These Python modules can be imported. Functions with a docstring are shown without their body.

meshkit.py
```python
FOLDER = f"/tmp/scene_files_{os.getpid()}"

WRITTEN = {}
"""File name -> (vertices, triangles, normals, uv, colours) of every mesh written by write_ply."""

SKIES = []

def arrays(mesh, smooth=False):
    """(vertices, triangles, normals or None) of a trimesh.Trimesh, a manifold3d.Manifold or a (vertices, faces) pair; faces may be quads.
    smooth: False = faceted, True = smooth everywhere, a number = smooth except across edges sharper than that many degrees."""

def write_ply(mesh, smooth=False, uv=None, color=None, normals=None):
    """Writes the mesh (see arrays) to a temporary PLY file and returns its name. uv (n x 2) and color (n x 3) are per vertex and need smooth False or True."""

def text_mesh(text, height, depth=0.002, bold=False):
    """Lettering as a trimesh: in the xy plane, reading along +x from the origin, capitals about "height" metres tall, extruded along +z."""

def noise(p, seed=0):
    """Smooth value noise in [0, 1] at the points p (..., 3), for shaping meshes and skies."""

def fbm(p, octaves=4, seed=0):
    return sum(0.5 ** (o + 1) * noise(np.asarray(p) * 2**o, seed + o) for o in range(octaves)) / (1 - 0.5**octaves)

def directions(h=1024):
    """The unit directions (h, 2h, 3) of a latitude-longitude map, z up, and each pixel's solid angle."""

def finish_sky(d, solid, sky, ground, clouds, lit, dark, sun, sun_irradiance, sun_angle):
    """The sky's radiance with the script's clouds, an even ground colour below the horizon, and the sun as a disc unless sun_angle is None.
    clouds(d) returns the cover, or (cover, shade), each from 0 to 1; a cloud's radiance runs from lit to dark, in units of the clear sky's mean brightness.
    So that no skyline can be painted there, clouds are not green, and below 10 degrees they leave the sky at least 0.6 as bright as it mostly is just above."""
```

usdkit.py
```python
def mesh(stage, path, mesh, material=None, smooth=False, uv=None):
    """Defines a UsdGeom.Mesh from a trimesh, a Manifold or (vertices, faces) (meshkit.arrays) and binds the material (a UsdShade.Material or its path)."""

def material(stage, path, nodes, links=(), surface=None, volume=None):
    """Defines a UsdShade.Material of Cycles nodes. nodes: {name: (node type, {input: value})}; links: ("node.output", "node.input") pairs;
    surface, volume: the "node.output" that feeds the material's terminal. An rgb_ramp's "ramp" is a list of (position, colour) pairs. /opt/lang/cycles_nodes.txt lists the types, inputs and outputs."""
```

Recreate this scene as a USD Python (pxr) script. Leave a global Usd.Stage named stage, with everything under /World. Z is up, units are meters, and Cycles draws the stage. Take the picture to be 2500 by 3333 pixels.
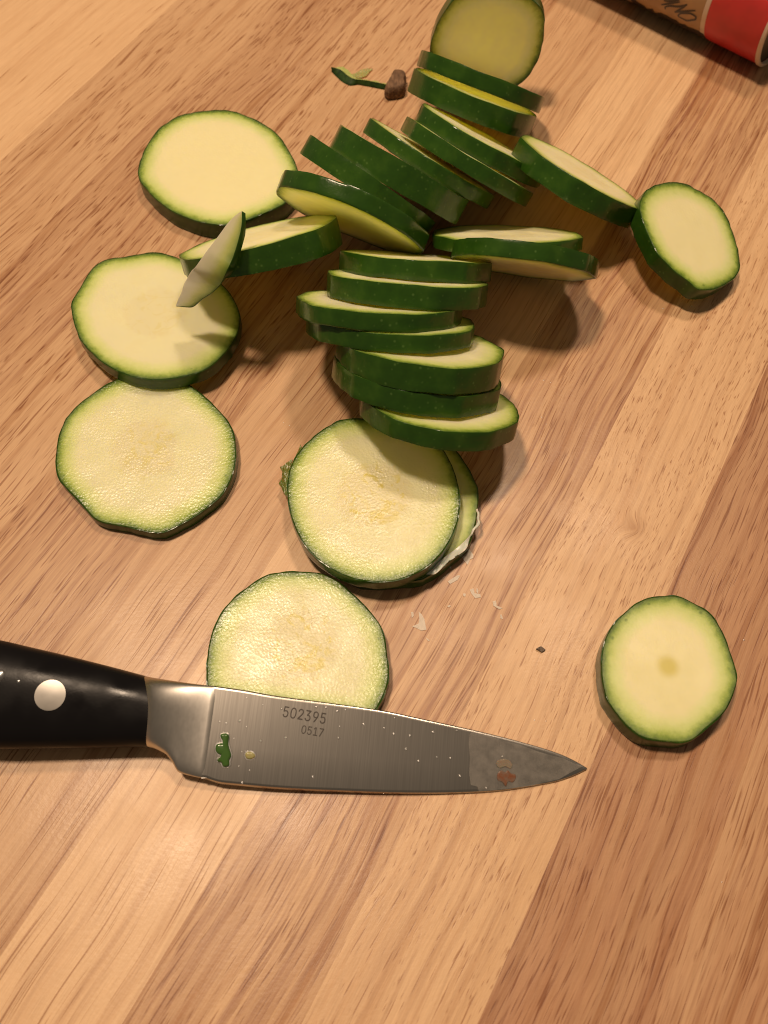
import json, math
import numpy as np, trimesh, usdkit, meshkit
from scipy.interpolate import splprep, splev, PchipInterpolator
from pxr import Usd, UsdGeom, UsdLux, UsdShade, Gf, Sdf, Vt

stage = Usd.Stage.CreateInMemory()
UsdGeom.SetStageUpAxis(stage, UsdGeom.Tokens.z)
UsdGeom.SetStageMetersPerUnit(stage, 1.0)
UsdGeom.Xform.Define(stage, '/World')
UsdGeom.Scope.Define(stage, '/World/Looks')

# ------------------------------------------------------------------ camera
cam = UsdGeom.Camera.Define(stage, '/World/camera')
cam.AddTranslateOp().Set(Gf.Vec3d(0, 0, 0.245))
cam.AddRotateXOp().Set(90 - 62.7)
cam.CreateFocalLengthAttr(3.99)
cam.CreateHorizontalApertureAttr(3.99 * 2500 / 2770)
cam.CreateVerticalApertureAttr(3.99 * 3333 / 2770)
cam.CreateClippingRangeAttr(Gf.Vec2f(0.005, 20))
cam.CreateFStopAttr(2.2)
cam.CreateFocusDistanceAttr(0.272)
cam.CreateExposureAttr(0.0)

# ------------------------------------------------------------------ light: two warm ceiling bulbs and the dim room
def bulb(name, pos, inten, col, rad):
    l = UsdLux.SphereLight.Define(stage, '/World/' + name)
    l.AddTranslateOp().Set(Gf.Vec3d(*pos))
    l.CreateRadiusAttr(rad); l.CreateIntensityAttr(inten); l.CreateColorAttr(Gf.Vec3f(*col))
    l.CreateNormalizeAttr(False)
bulb('ceiling_bulb', (-0.38, 0.38, 1.60), 205, (1.0, 0.75, 0.53), 0.10)
bulb('ceiling_bulb_001', (0.29, 0.84, 1.60), 110, (1.0, 0.75, 0.53), 0.10)
rm = usdkit.material(stage, '/World/Looks/room_light', {'b': ('background_shader', {'color': (1.0, 0.80, 0.58), 'strength': 0.125})}, [])
rm.CreateSurfaceOutput('cycles').ConnectToSource(UsdShade.Shader(stage.GetPrimAtPath('/World/Looks/room_light/b')).CreateOutput('background', Sdf.ValueTypeNames.Token))
dome = UsdLux.DomeLight.Define(stage, '/World/room_light')
UsdShade.MaterialBindingAPI.Apply(dome.GetPrim()).Bind(rm)

DATA = json.loads(r'''{"S":{"D1":{"c":[-0.06566,0.27792,0.00375],"u":[1.0,0.0,0.0],"v":[0.0,1.0,0.0],"n":[0.0,0.0,1.0],"t":0.0075,"o":[[-0.03215,-0.00408],[-0.03163,0.00458],[-0.0297,0.01346],[-0.02602,0.02255],[-0.02042,0.02845],[-0.01384,0.03143],[-0.00591,0.03289],[0.00104,0.03255],[0.00519,0.03117],[0.0112,0.0276],[0.0172,0.02339],[0.02203,0.0188],[0.0258,0.01183],[0.02892,0.00538],[0.03159,-0.00174],[0.03215,-0.01026],[0.0303,-0.01709],[0.02704,-0.02157],[0.0219,-0.02526],[0.01676,-0.02819],[0.01164,-0.03073],[0.00653,-0.03289],[0.00069,-0.03253],[-0.00583,-0.03073],[-0.01197,-0.02782],[-0.01714,-0.02452],[-0.02258,-0.01934],[-0.02638,-0.01483],[-0.03033,-0.00949]]},"D2":{"c":[-0.08172,0.20235,0.0053],"u":[1.0,0.0,0.0],"v":[0.0,0.99678,-0.0802],"n":[0.0,0.0802,0.99678],"t":0.0048,"o":[[-0.03096,0.00453],[-0.03042,0.00873],[-0.02886,0.01515],[-0.02706,0.02207],[-0.02424,0.02653],[-0.01992,0.02855],[-0.01579,0.02878],[-0.01133,0.03029],[-0.00576,0.03143],[-0.00095,0.03067],[0.00514,0.02803],[0.01181,0.02429],[0.01801,0.0195],[0.02349,0.01335],[0.02735,0.00733],[0.03023,0.0004],[0.03096,-0.00503],[0.03047,-0.01035],[0.02859,-0.01623],[0.02573,-0.02135],[0.02239,-0.02575],[0.01889,-0.02823],[0.01346,-0.03008],[0.00753,-0.03143],[0.00236,-0.03131],[-0.00346,-0.03008],[-0.00961,-0.02699],[-0.015,-0.02324],[-0.02021,-0.01816],[-0.02455,-0.01298],[-0.02752,-0.00637],[-0.02955,-0.00097]]},"D3":{"c":[-0.07853,0.14752,0.00225],"u":[1.0,0.0,0.0],"v":[0.0,1.0,0.0],"n":[0.0,0.0,1.0],"t":0.0045,"o":[[-0.02936,-0.00491],[-0.03003,0.0015],[-0.02993,0.0075],[-0.02893,0.01249],[-0.0264,0.017],[-0.02202,0.02215],[-0.01865,0.02505],[-0.01521,0.02768],[-0.01025,0.03004],[-0.00221,0.03122],[0.00619,0.02945],[0.01136,0.0261],[0.01552,0.02273],[0.02024,0.01814],[0.02493,0.01305],[0.02764,0.0086],[0.0292,0.00367],[0.03003,-0.00279],[0.02972,-0.00859],[0.02853,-0.01326],[0.02663,-0.01735],[0.02339,-0.02088],[0.01933,-0.02461],[0.01483,-0.02781],[0.01032,-0.0305],[0.00735,-0.03122],[0.00287,-0.03025],[-0.00349,-0.02855],[-0.00885,-0.02781],[-0.01303,-0.02634],[-0.0157,-0.02337],[-0.01945,-0.01937],[-0.02371,-0.01531],[-0.02702,-0.01171],[-0.02857,-0.00807]]},"F1":{"c":[-0.00336,0.12643,0.00805],"u":[1.0,0.0,0.0],"v":[0.0,1.0,0.0],"n":[0.0,0.0,1.0],"t":0.0053,"o":[[-0.02727,0.00409],[-0.02703,0.00904],[-0.0257,0.01334],[-0.0234,0.01771],[-0.01981,0.02215],[-0.01551,0.0259],[-0.01113,0.02855],[-0.00667,0.02916],[-0.00092,0.02893],[0.00546,0.02779],[0.01307,0.02514],[0.0193,0.02103],[0.02324,0.01625],[0.02553,0.01046],[0.02694,0.00409],[0.02727,-0.00284],[0.02629,-0.00893],[0.0243,-0.01424],[0.02117,-0.01945],[0.01695,-0.02393],[0.01165,-0.02709],[0.00642,-0.02884],[0.00064,-0.02916],[-0.00515,-0.02834],[-0.011,-0.02583],[-0.01636,-0.02202],[-0.02065,-0.01751],[-0.02355,-0.01226],[-0.02561,-0.00691],[-0.02679,-0.00146]]},"D4":{"c":[-0.02512,0.08136,0.0025],"u":[1.0,0.0,0.0],"v":[0.0,1.0,0.0],"n":[0.0,0.0,1.0],"t":0.005,"o":[[-0.02659,-0.0083],[-0.0267,-0.00244],[-0.02594,0.00294],[-0.0236,0.00905],[-0.02046,0.01341],[-0.0155,0.01784],[-0.0104,0.02137],[-0.00508,0.02208],[0.00087,0.02214],[0.00625,0.02169],[0.01107,0.01912],[0.01648,0.01404],[0.02063,0.00967],[0.02413,0.00537],[0.02558,0.00114],[0.02614,-0.00362],[0.0267,-0.0083],[0.02668,-0.01233],[0.02528,-0.01686],[0.02226,-0.02214],[-0.00069,-0.0191],[-0.02576,-0.01517]]},"R3":{"c":[0.08161,0.07289,0.0036],"u":[1.0,0.0,0.0],"v":[0.0,1.0,0.0],"n":[0.0,0.0,1.0],"t":0.0072,"o":[[-0.01911,0.00182],[-0.01801,0.00616],[-0.01634,0.00983],[-0.01421,0.01281],[-0.01137,0.01562],[-0.00896,0.01771],[-0.00658,0.01943],[-0.00349,0.02096],[-0.00052,0.02162],[0.00351,0.022],[0.00673,0.02185],[0.00907,0.02077],[0.01198,0.01885],[0.01455,0.01714],[0.01626,0.01468],[0.01749,0.01169],[0.0183,0.00836],[0.01884,0.00471],[0.01928,0.00146],[0.01954,-0.00174],[0.01942,-0.00473],[0.0182,-0.007],[0.01665,-0.00976],[0.01433,-0.01317],[0.01154,-0.01553],[0.00811,-0.01787],[0.00459,-0.02085],[0.00245,-0.02177],[-0.00091,-0.022],[-0.00485,-0.02167],[-0.0081,-0.02118],[-0.01098,-0.02036],[-0.01365,-0.01787],[-0.0154,-0.01587],[-0.01737,-0.01283],[-0.01899,-0.00942],[-0.01948,-0.0063],[-0.01954,-0.00245]]},"F2":{"c":[0.0012,0.1285,0.00265],"u":[1,0,0],"v":[0,1,0],"n":[0,0,1],"t":0.0053,"r":0.03258},"R1":{"c":[0.11147,0.2337,0.01132],"u":[0.94259,0.0,-0.33395],"v":[0.03607,0.99415,0.1018],"n":[0.33199,-0.108,0.93708],"t":0.0061,"o":[[-0.02173,0.0053],[-0.02081,0.00939],[-0.01845,0.01439],[-0.01372,0.0187],[-0.0083,0.02171],[-0.00365,0.02369],[0.00166,0.0243],[0.00678,0.02283],[0.01193,0.02136],[0.0154,0.01852],[0.01859,0.01362],[0.02009,0.00785],[0.02147,0.00133],[0.02152,-0.00474],[0.02085,-0.00944],[0.0178,-0.01401],[0.01277,-0.01836],[0.00717,-0.02208],[0.00043,-0.0243],[-0.00351,-0.02147],[-0.00822,-0.01923],[-0.01211,-0.01604],[-0.01535,-0.01339],[-0.01767,-0.00827],[-0.01971,-0.00375],[-0.02105,0.00102]]},"U9":{"c":[0.04143,0.32911,0.02638],"u":[0.91588,-0.0,0.40146],"v":[-0.39534,0.17395,0.90192],"n":[-0.06983,-0.98475,0.15932],"t":0.00826,"o":[[-0.0228,0.00449],[-0.02029,0.00897],[-0.01597,0.01411],[-0.01216,0.01705],[-0.00719,0.02016],[-0.00068,0.02149],[0.00913,0.01968],[0.01716,0.01473],[0.02199,0.00856],[0.02393,0.00491],[0.02439,0.00109],[0.02302,-0.00356],[0.0212,-0.00816],[0.01832,-0.01325],[0.01395,-0.01794],[0.00973,-0.02038],[0.00233,-0.0225],[-0.00755,-0.02035],[-0.01696,-0.01414],[-0.0218,-0.00476]]},"S1":{"c":[0.01056,0.21122,0.02196],"u":[0.99527,0.0,-0.0971],"v":[-0.06635,0.73015,-0.68007],"n":[0.0709,0.6833,0.7267],"t":0.00634,"r":0.02604},"S2":{"c":[0.00744,0.19658,0.0267],"u":[0.99469,0.0,-0.1029],"v":[-0.0696,0.73661,-0.67281],"n":[0.0758,0.6764,0.7327],"t":0.00695,"r":0.02679},"S3":{"c":[-0.00167,0.18629,0.02844],"u":[0.99683,0.0,-0.07954],"v":[-0.05187,0.7581,-0.65003],"n":[0.0603,0.6521,0.7557],"t":0.00536,"r":0.02682},"S4":{"c":[0.00241,0.18131,0.02561],"u":[0.99744,0.0,-0.07157],"v":[-0.04568,0.76987,-0.63656],"n":[0.0551,0.6382,0.7679],"t":0.00533,"r":0.02708},"S5":{"c":[0.01182,0.17051,0.02479],"u":[0.99118,0.0,-0.13253],"v":[-0.07943,0.80056,-0.59401],"n":[0.1061,0.5993,0.7935],"t":0.00787,"r":0.02689},"S6":{"c":[0.01076,0.1661,0.01896],"u":[0.98453,0.0,-0.17519],"v":[-0.10191,0.81338,-0.5727],"n":[0.1425,0.5817,0.8008],"t":0.00704,"r":0.02695},"S7":{"c":[0.01728,0.15533,0.01699],"u":[0.98637,0.0,-0.16455],"v":[-0.09055,0.83498,-0.5428],"n":[0.1374,0.5503,0.8236],"t":0.00597,"r":0.02563},"U1":{"c":[-0.01096,0.22959,0.02755],"u":[0.82233,0.0,-0.56901],"v":[-0.43575,0.64305,-0.62974],"n":[0.3659,0.7658,0.5288],"t":0.00581,"r":0.02779},"U2":{"c":[-0.00571,0.24677,0.02417],"u":[0.75039,0.0,-0.66099],"v":[-0.3763,0.8221,-0.4272],"n":[0.5434,0.5693,0.6169],"t":0.00694,"r":0.02648},"U3":{"c":[0.00553,0.25223,0.02498],"u":[0.81395,0.0,-0.58093],"v":[-0.32666,0.82695,-0.45769],"n":[0.4804,0.5623,0.6731],"t":0.00916,"r":0.02684},"U4":{"c":[0.01657,0.26166,0.02248],"u":[0.81895,0.0,-0.57386],"v":[-0.29123,0.86171,-0.41562],"n":[0.4945,0.5075,0.7057],"t":0.00532,"r":0.02659},"U5":{"c":[0.03078,0.26217,0.0226],"u":[0.82925,0.0,-0.55888],"v":[-0.2862,0.85885,-0.42466],"n":[0.48,0.5121,0.7122],"t":0.0054,"r":0.02691},"U6":{"c":[0.03641,0.27218,0.02165],"u":[0.86512,0.0,-0.50156],"v":[-0.23985,0.87826,-0.4137],"n":[0.4405,0.4782,0.7598],"t":0.00599,"r":0.02668},"U7":{"c":[0.03552,0.30098,0.01824],"u":[0.93388,0.0,-0.35759],"v":[-0.16942,0.88063,-0.44247],"n":[0.3149,0.4738,0.8224],"t":0.00811,"r":0.02568},"U8":{"c":[0.03911,0.30946,0.02108],"u":[0.92406,0.0,-0.38226],"v":[-0.20328,0.84681,-0.49141],"n":[0.3237,0.5318,0.7825],"t":0.00598,"r":0.02614},"R0":{"c":[0.07217,0.25722,0.01791],"u":[0.87502,0.0,-0.4841],"v":[-0.19945,0.91118,-0.36051],"n":[0.4411,0.412,0.7973],"t":0.0078,"r":0.02631},"L2a":{"c":[0.04373,0.22744,0.01801],"u":[0.99998,0.0,-0.00695],"v":[-0.00425,0.79102,-0.61179],"n":[0.0055,0.6118,0.791],"t":0.004,"r":0.02674},"L2b":{"c":[0.04827,0.21313,0.02256],"u":[0.9738,0.0,-0.22739],"v":[-0.17768,0.62405,-0.76093],"n":[0.1419,0.7814,0.6077],"t":0.00547,"r":0.02558},"L":{"c":[-0.04299,0.21909,0.02311],"u":[0.97239,-0.0,0.23337],"v":[0.13281,0.82231,-0.55339],"n":[-0.1919,0.5691,0.7996],"t":0.00748,"r":0.02833}},"K":{"o":[0.05679,0.04516,0.0017],"x":[0.99549,-0.08047,-0.05024],"y":[0.08818,0.98019,0.17733],"z":[0.03498,-0.18096,0.98287],"spine":[[-0.10876,0.01317],[-0.09907,0.01278],[-0.08853,0.01195],[-0.07458,0.01144],[-0.05965,0.01076],[-0.04572,0.00923],[-0.03295,0.00769],[-0.0196,0.00571],[-0.00749,0.00321],[-0.00296,0.00155],[-0.0,0.00016]],"edge":[[-0.10499,-0.01205],[-0.1003,-0.013],[-0.08961,-0.01302],[-0.07752,-0.01268],[-0.06863,-0.01222],[-0.05754,-0.01165],[-0.04762,-0.01094],[-0.03525,-0.0097],[-0.02412,-0.00815],[-0.01568,-0.0062],[-0.0084,-0.00426],[-0.00373,-0.0023],[0.0,-8e-05]],"htop":[[-0.16831,0.02019],[-0.15934,0.01902],[-0.15038,0.01786],[-0.13876,0.01625],[-0.12629,0.01464],[-0.11831,0.01366],[-0.10876,0.01317]],"hbot":[[-0.16183,-0.00925],[-0.15358,-0.00843],[-0.14192,-0.00723],[-0.13455,-0.0064],[-0.12875,-0.00572],[-0.12189,-0.00519],[-0.11709,-0.00648],[-0.11462,-0.0087],[-0.11274,-0.01096],[-0.11063,-0.0115],[-0.10499,-0.01205]],"joint":[[-0.12629,0.01464],[-0.12369,0.01001],[-0.12217,0.00507],[-0.12168,-0.00039],[-0.12189,-0.00519]],"rivet":[[-0.14897,0.006],[-0.14475,0.00638]],"rivet2":[[-0.16435,0.01002]],"txt1":[[-0.08619,0.00632],[-0.07418,0.0054]],"txt2":[[-0.08054,0.00232],[-0.07439,0.00187]],"shred":[[-0.10263,9e-05],[-0.10153,0.00053],[-0.10046,0.00029],[-0.10003,-0.00192],[-0.09926,-0.00408],[-0.09881,-0.00592],[-0.09915,-0.00651],[-0.09895,-0.00792],[-0.10084,-0.00831],[-0.10126,-0.00747],[-0.10238,-0.00724],[-0.1025,-0.00636],[-0.10088,-0.00566],[-0.10244,-0.00525],[-0.10342,-0.004],[-0.10347,-0.00289],[-0.10252,-0.00225],[-0.10151,-0.00205],[-0.10217,-0.00121]],"bit":[[-0.09507,-0.00437],[-0.09423,-0.00374],[-0.09221,-0.005],[-0.09338,-0.00577],[-0.09466,-0.00566]],"drops":[[-0.09669,0.01069],[-0.09197,0.00912],[-0.08661,0.00846],[-0.07703,0.00986],[-0.07427,0.00998],[-0.0712,0.00918],[-0.09877,-0.00064],[-0.09786,0.00414],[-0.0958,0.00274],[-0.09139,-0.00069],[-0.08461,0.0007],[-0.09615,-0.00402],[-0.09519,-0.00382],[-0.09332,-0.00874],[-0.09642,-0.00792],[-0.10145,0.00318],[-0.10335,0.00346],[-0.07583,-0.00906],[-0.09493,-0.01206],[-0.07707,0.00987],[-0.07432,0.00995],[-0.07097,0.0093],[-0.06884,0.00989],[-0.06996,0.00515],[-0.06334,0.00642],[-0.06992,0.002],[-0.05756,0.00588],[-0.05017,0.0045],[-0.05484,0.00892],[-0.05101,0.00079],[-0.04226,-0.00062],[-0.03851,-0.00056],[-0.04726,-0.0021],[-0.07593,-0.00886],[-0.03555,-0.00502],[-0.03717,0.007],[-0.04381,0.00601],[-0.05475,0.00458],[-0.02806,-0.00759],[-0.02396,0.00117]],"film":[[-0.03353,0.00644],[-0.03296,0.00672],[-0.02895,0.0064],[-0.0242,0.00546],[-0.01901,0.00468],[-0.01474,0.00349],[-0.01003,0.00256],[-0.00698,0.00216],[-0.00344,0.0009],[-0.00133,0.00064],[-0.00524,-0.00171],[-0.00799,-0.0035],[-0.01213,-0.00475],[-0.01556,-0.00593],[-0.02129,-0.0071],[-0.02587,-0.00794],[-0.0301,-0.00864],[-0.03051,-0.00747],[-0.03238,-0.00719],[-0.033,-0.00438],[-0.03304,6e-05],[-0.03358,0.00338]],"rust":[[-0.02516,-0.00369],[-0.02382,-0.00257],[-0.0231,-0.00306],[-0.02244,-0.00234],[-0.02147,-0.00314],[-0.02031,-0.00326],[-0.02024,-0.0048],[-0.02113,-0.00554],[-0.02206,-0.0054],[-0.0227,-0.00678],[-0.02367,-0.00577],[-0.02484,-0.00543]],"rust2":[[-0.02566,-0.00062],[-0.0242,0.0004],[-0.02233,0.00034],[-0.02111,-0.00089],[-0.02175,-0.00206],[-0.02294,-0.0015],[-0.02431,-0.00206],[-0.0255,-0.0015]],"ridge":[[-0.03213,0.00059],[-0.03152,-0.00203],[-0.03065,-0.00506],[-0.02993,-0.00764],[-0.02956,-0.00804]]},"curl":[[[-0.0443,0.20484,0.05248],[-0.04601,0.20389,0.05191],[-0.04886,0.20151,0.05047],[-0.05059,0.19955,0.04929],[-0.05279,0.19707,0.04781],[-0.05523,0.19451,0.04628],[-0.05711,0.1923,0.04498],[-0.05965,0.18895,0.04361],[-0.06217,0.1887,0.0398],[-0.06424,0.18975,0.0358],[-0.06598,0.19084,0.03127],[-0.06837,0.19204,0.02629],[-0.06985,0.19258,0.02302]],[[-0.04409,0.20475,0.05242],[-0.04406,0.20301,0.05137],[-0.0445,0.19973,0.04941],[-0.04517,0.19754,0.04809],[-0.04621,0.19462,0.04634],[-0.04732,0.19204,0.04483],[-0.04856,0.18981,0.04354],[-0.05048,0.18857,0.04025],[-0.05319,0.18996,0.03492],[-0.05623,0.19091,0.03093],[-0.06024,0.19179,0.02694],[-0.06533,0.1922,0.0225],[-0.06984,0.19266,0.02259]]],"cont":{"ph":-0.73346626,"d":0.37839131,"R":0.02266288,"s0":-0.13625648,"s1":-0.11006694,"jag":[[-0.17432,-2.1255],[-0.17169,-2.1572],[-0.17063,-2.2459],[-0.16667,-2.2695],[-0.1663,-2.3759],[-0.16194,-2.196],[-0.16182,-2.3805],[-0.158,-2.2161],[-0.15399,-2.201],[-0.15233,-2.2386],[-0.14962,-2.2038],[-0.14809,-2.283],[-0.14527,-2.2066],[-0.14362,-2.2445],[-0.14096,-2.2093],[-0.13793,-2.1942],[-0.13542,-2.2311],[-0.13455,-2.4621]],"strokes":[[[-0.1574,-1.9526],[-0.15341,-1.8309],[-0.14892,-1.7059]],[[-0.15643,-1.8292],[-0.15362,-1.7829],[-0.15136,-1.7246],[-0.14919,-1.6652]],[[-0.15514,-2.0198],[-0.1554,-1.9803],[-0.15322,-1.8856],[-0.14921,-1.8124],[-0.14526,-1.6854]],[[-0.14526,-1.6854],[-0.14748,-1.8168],[-0.15042,-1.9777]],[[-0.15042,-1.9777],[-0.14606,-1.8528],[-0.14082,-1.723]],[[-0.14776,-2.0477],[-0.14863,-2.0352],[-0.14788,-1.9579],[-0.14472,-1.8681],[-0.14235,-1.8284],[-0.1402,-1.8384],[-0.13982,-1.8791],[-0.14187,-1.9717],[-0.14474,-2.0494],[-0.14776,-2.0477]]]},"bits":{"strip_hi":[[-0.0232,0.34617],[-0.0206,0.34686],[-0.01851,0.34706],[-0.01665,0.34565],[-0.01476,0.34265],[-0.01316,0.34026],[-0.01157,0.3382],[-0.00872,0.33808],[-0.00483,0.3371],[-0.00095,0.33592],[0.00189,0.33435]],"strip_lo":[[-0.02317,0.34525],[-0.02073,0.34165],[-0.01831,0.33848],[-0.01647,0.3369],[-0.01464,0.33592],[-0.01309,0.33611],[-0.01155,0.33651],[-0.0087,0.33584],[-0.00482,0.33474],[-0.00095,0.33357],[0.00188,0.33287]],"lobe":[[-0.01475,0.34225],[-0.01243,0.34365],[-0.01037,0.34545],[-0.00829,0.34625],[-0.00489,0.34666],[-0.00644,0.34425],[-0.00772,0.34165],[-0.00979,0.34065],[-0.01186,0.34018],[-0.01369,0.34065]],"stem":[[-0.00017,0.32775],[0.00241,0.33592],[0.00372,0.33986],[0.00554,0.34026],[0.00736,0.34065],[0.00917,0.33986],[0.0099,0.33592],[0.00908,0.3324],[0.00982,0.32968],[0.00852,0.32775],[0.00493,0.32622],[0.0011,0.32584]],"flakes":[[[0.01058,0.09219],[0.01153,0.09124],[0.01226,0.08977],[0.01281,0.08631],[0.01117,0.08605],[0.00993,0.08684],[0.00842,0.08737],[0.01046,0.0883],[0.01074,0.08977]],[[0.00824,0.09192],[0.00888,0.09205],[0.00911,0.09084],[0.00846,0.09004]],[[0.01976,0.10207],[0.02136,0.10319],[0.02295,0.10417],[0.02372,0.10403],[0.02289,0.10263],[0.02051,0.10123]],[[0.02649,0.09929],[0.02767,0.09984],[0.02798,0.09818],[0.02963,0.09791],[0.02983,0.09681],[0.02803,0.09654],[0.02707,0.09791]],[[0.02872,0.10012],[0.02918,0.09901],[0.02887,0.09805],[0.02852,0.09874]],[[0.03334,0.09544],[0.03438,0.09572],[0.03453,0.09408],[0.03627,0.09327],[0.03522,0.09286],[0.03351,0.09408]],[[0.03537,0.09111],[0.03588,0.09124],[0.03617,0.08977],[0.03542,0.0899]],[[0.02464,0.11028],[0.02587,0.11143],[0.027,0.11317],[0.02822,0.11115],[0.02803,0.11],[0.02709,0.10957],[0.02622,0.10771],[0.02524,0.10914]],[[0.01935,0.09381],[0.02001,0.09435],[0.0205,0.09395],[0.01985,0.09354]],[[0.02451,0.09818],[0.02527,0.09791],[0.02497,0.09695],[0.02435,0.09736]],[[0.01238,0.08395],[0.01312,0.08342],[0.01386,0.0829],[0.01323,0.08277]],[[0.02051,0.10856],[0.021,0.10771],[0.02109,0.10643],[0.02057,0.10657]]],"membrane":[[[0.0298,0.12457,0.006],[0.02977,0.12131,0.006],[0.02866,0.11751,0.006],[0.0255,0.11376,0.006],[0.02227,0.11062,0.006],[0.01909,0.10808,0.006],[0.01673,0.10612,0.006],[0.01153,0.10224,0.006]],[[0.03006,0.12359,0.0056],[0.03024,0.11946,0.0056],[0.02869,0.11727,0.0056],[0.02657,0.11367,0.0056],[0.02567,0.11109,0.0056],[0.02246,0.10826,0.0056],[0.01904,0.10574,0.0056],[0.01692,0.10338,0.0056],[0.01511,0.10214,0.0056],[0.01155,0.10219,0.0056]]],"torn":[[[-0.03089,0.12924],[-0.03196,0.13051],[-0.03271,0.13191],[-0.03311,0.13306],[-0.03402,0.13422],[-0.03346,0.13537],[-0.03318,0.13628],[-0.03309,0.13875],[-0.03397,0.14032],[-0.03266,0.14137],[-0.0307,0.14309],[-0.03003,0.14335],[-0.02975,0.13758],[-0.03026,0.12988]],[[-0.03003,0.14335],[-0.02881,0.14655],[-0.02811,0.1487],[-0.02766,0.15019],[-0.02754,0.14883],[-0.02732,0.1491],[-0.02726,0.14776],[-0.02669,0.14789],[-0.0287,0.14415]]],"crumb":[[0.04543,0.08021],[0.04688,0.08093],[0.04818,0.07992],[0.04701,0.07921]],"specks":[[-0.03446,0.16087],[-0.03234,0.15974],[-0.05082,0.17771],[0.0466,0.0588],[0.0433,0.05906],[0.11397,0.21223],[0.11881,0.20568],[0.10318,0.21113],[0.10823,0.0831],[0.05414,0.16314],[0.05548,0.1603],[0.05628,0.1787],[0.05863,0.17771],[0.08938,0.01627]]}}''')

# ------------------------------------------------------------------ helpers
used = {}
def path_for(name, parent=None):
    base = (parent.GetPath().pathString if parent else '/World') + '/' + name
    k = used.get(base, -1) + 1; used[base] = k
    return base if k == 0 else '%s_%03d' % (base, k)
def tag(p, label=None, cat=None, group=None, kind=None):
    p = p.GetPrim() if hasattr(p, 'GetPrim') else p
    for k, v in (('label', label), ('category', cat), ('group', group), ('kind', kind)):
        if v: p.SetCustomDataByKey(k, v)
    return p
def obj(name, mesh, mat, parent=None, smooth=35, prim=None):
    m = usdkit.mesh(stage, path_for(name, parent), mesh, mat, smooth=smooth)
    for k, v in (prim or {}).items():
        UsdGeom.PrimvarsAPI(m).CreatePrimvar(k, Sdf.ValueTypeNames.FloatArray, 'vertex').Set(Vt.FloatArray.FromNumpy(np.asarray(v, np.float32)))
    return m.GetPrim()
def frame(name, o, x, y, z, label, cat, group=None):
    X = UsdGeom.Xform.Define(stage, path_for(name))
    m = Gf.Matrix4d(*[float(a) for a in (*x, 0, *y, 0, *z, 0, *o, 1)])
    X.AddTransformOp().Set(m)
    return tag(X.GetPrim(), label, cat, group)
def mat(name, nodes, links, surface='p.BSDF'):
    return usdkit.material(stage, '/World/Looks/' + name, nodes, links, surface=surface)

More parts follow.
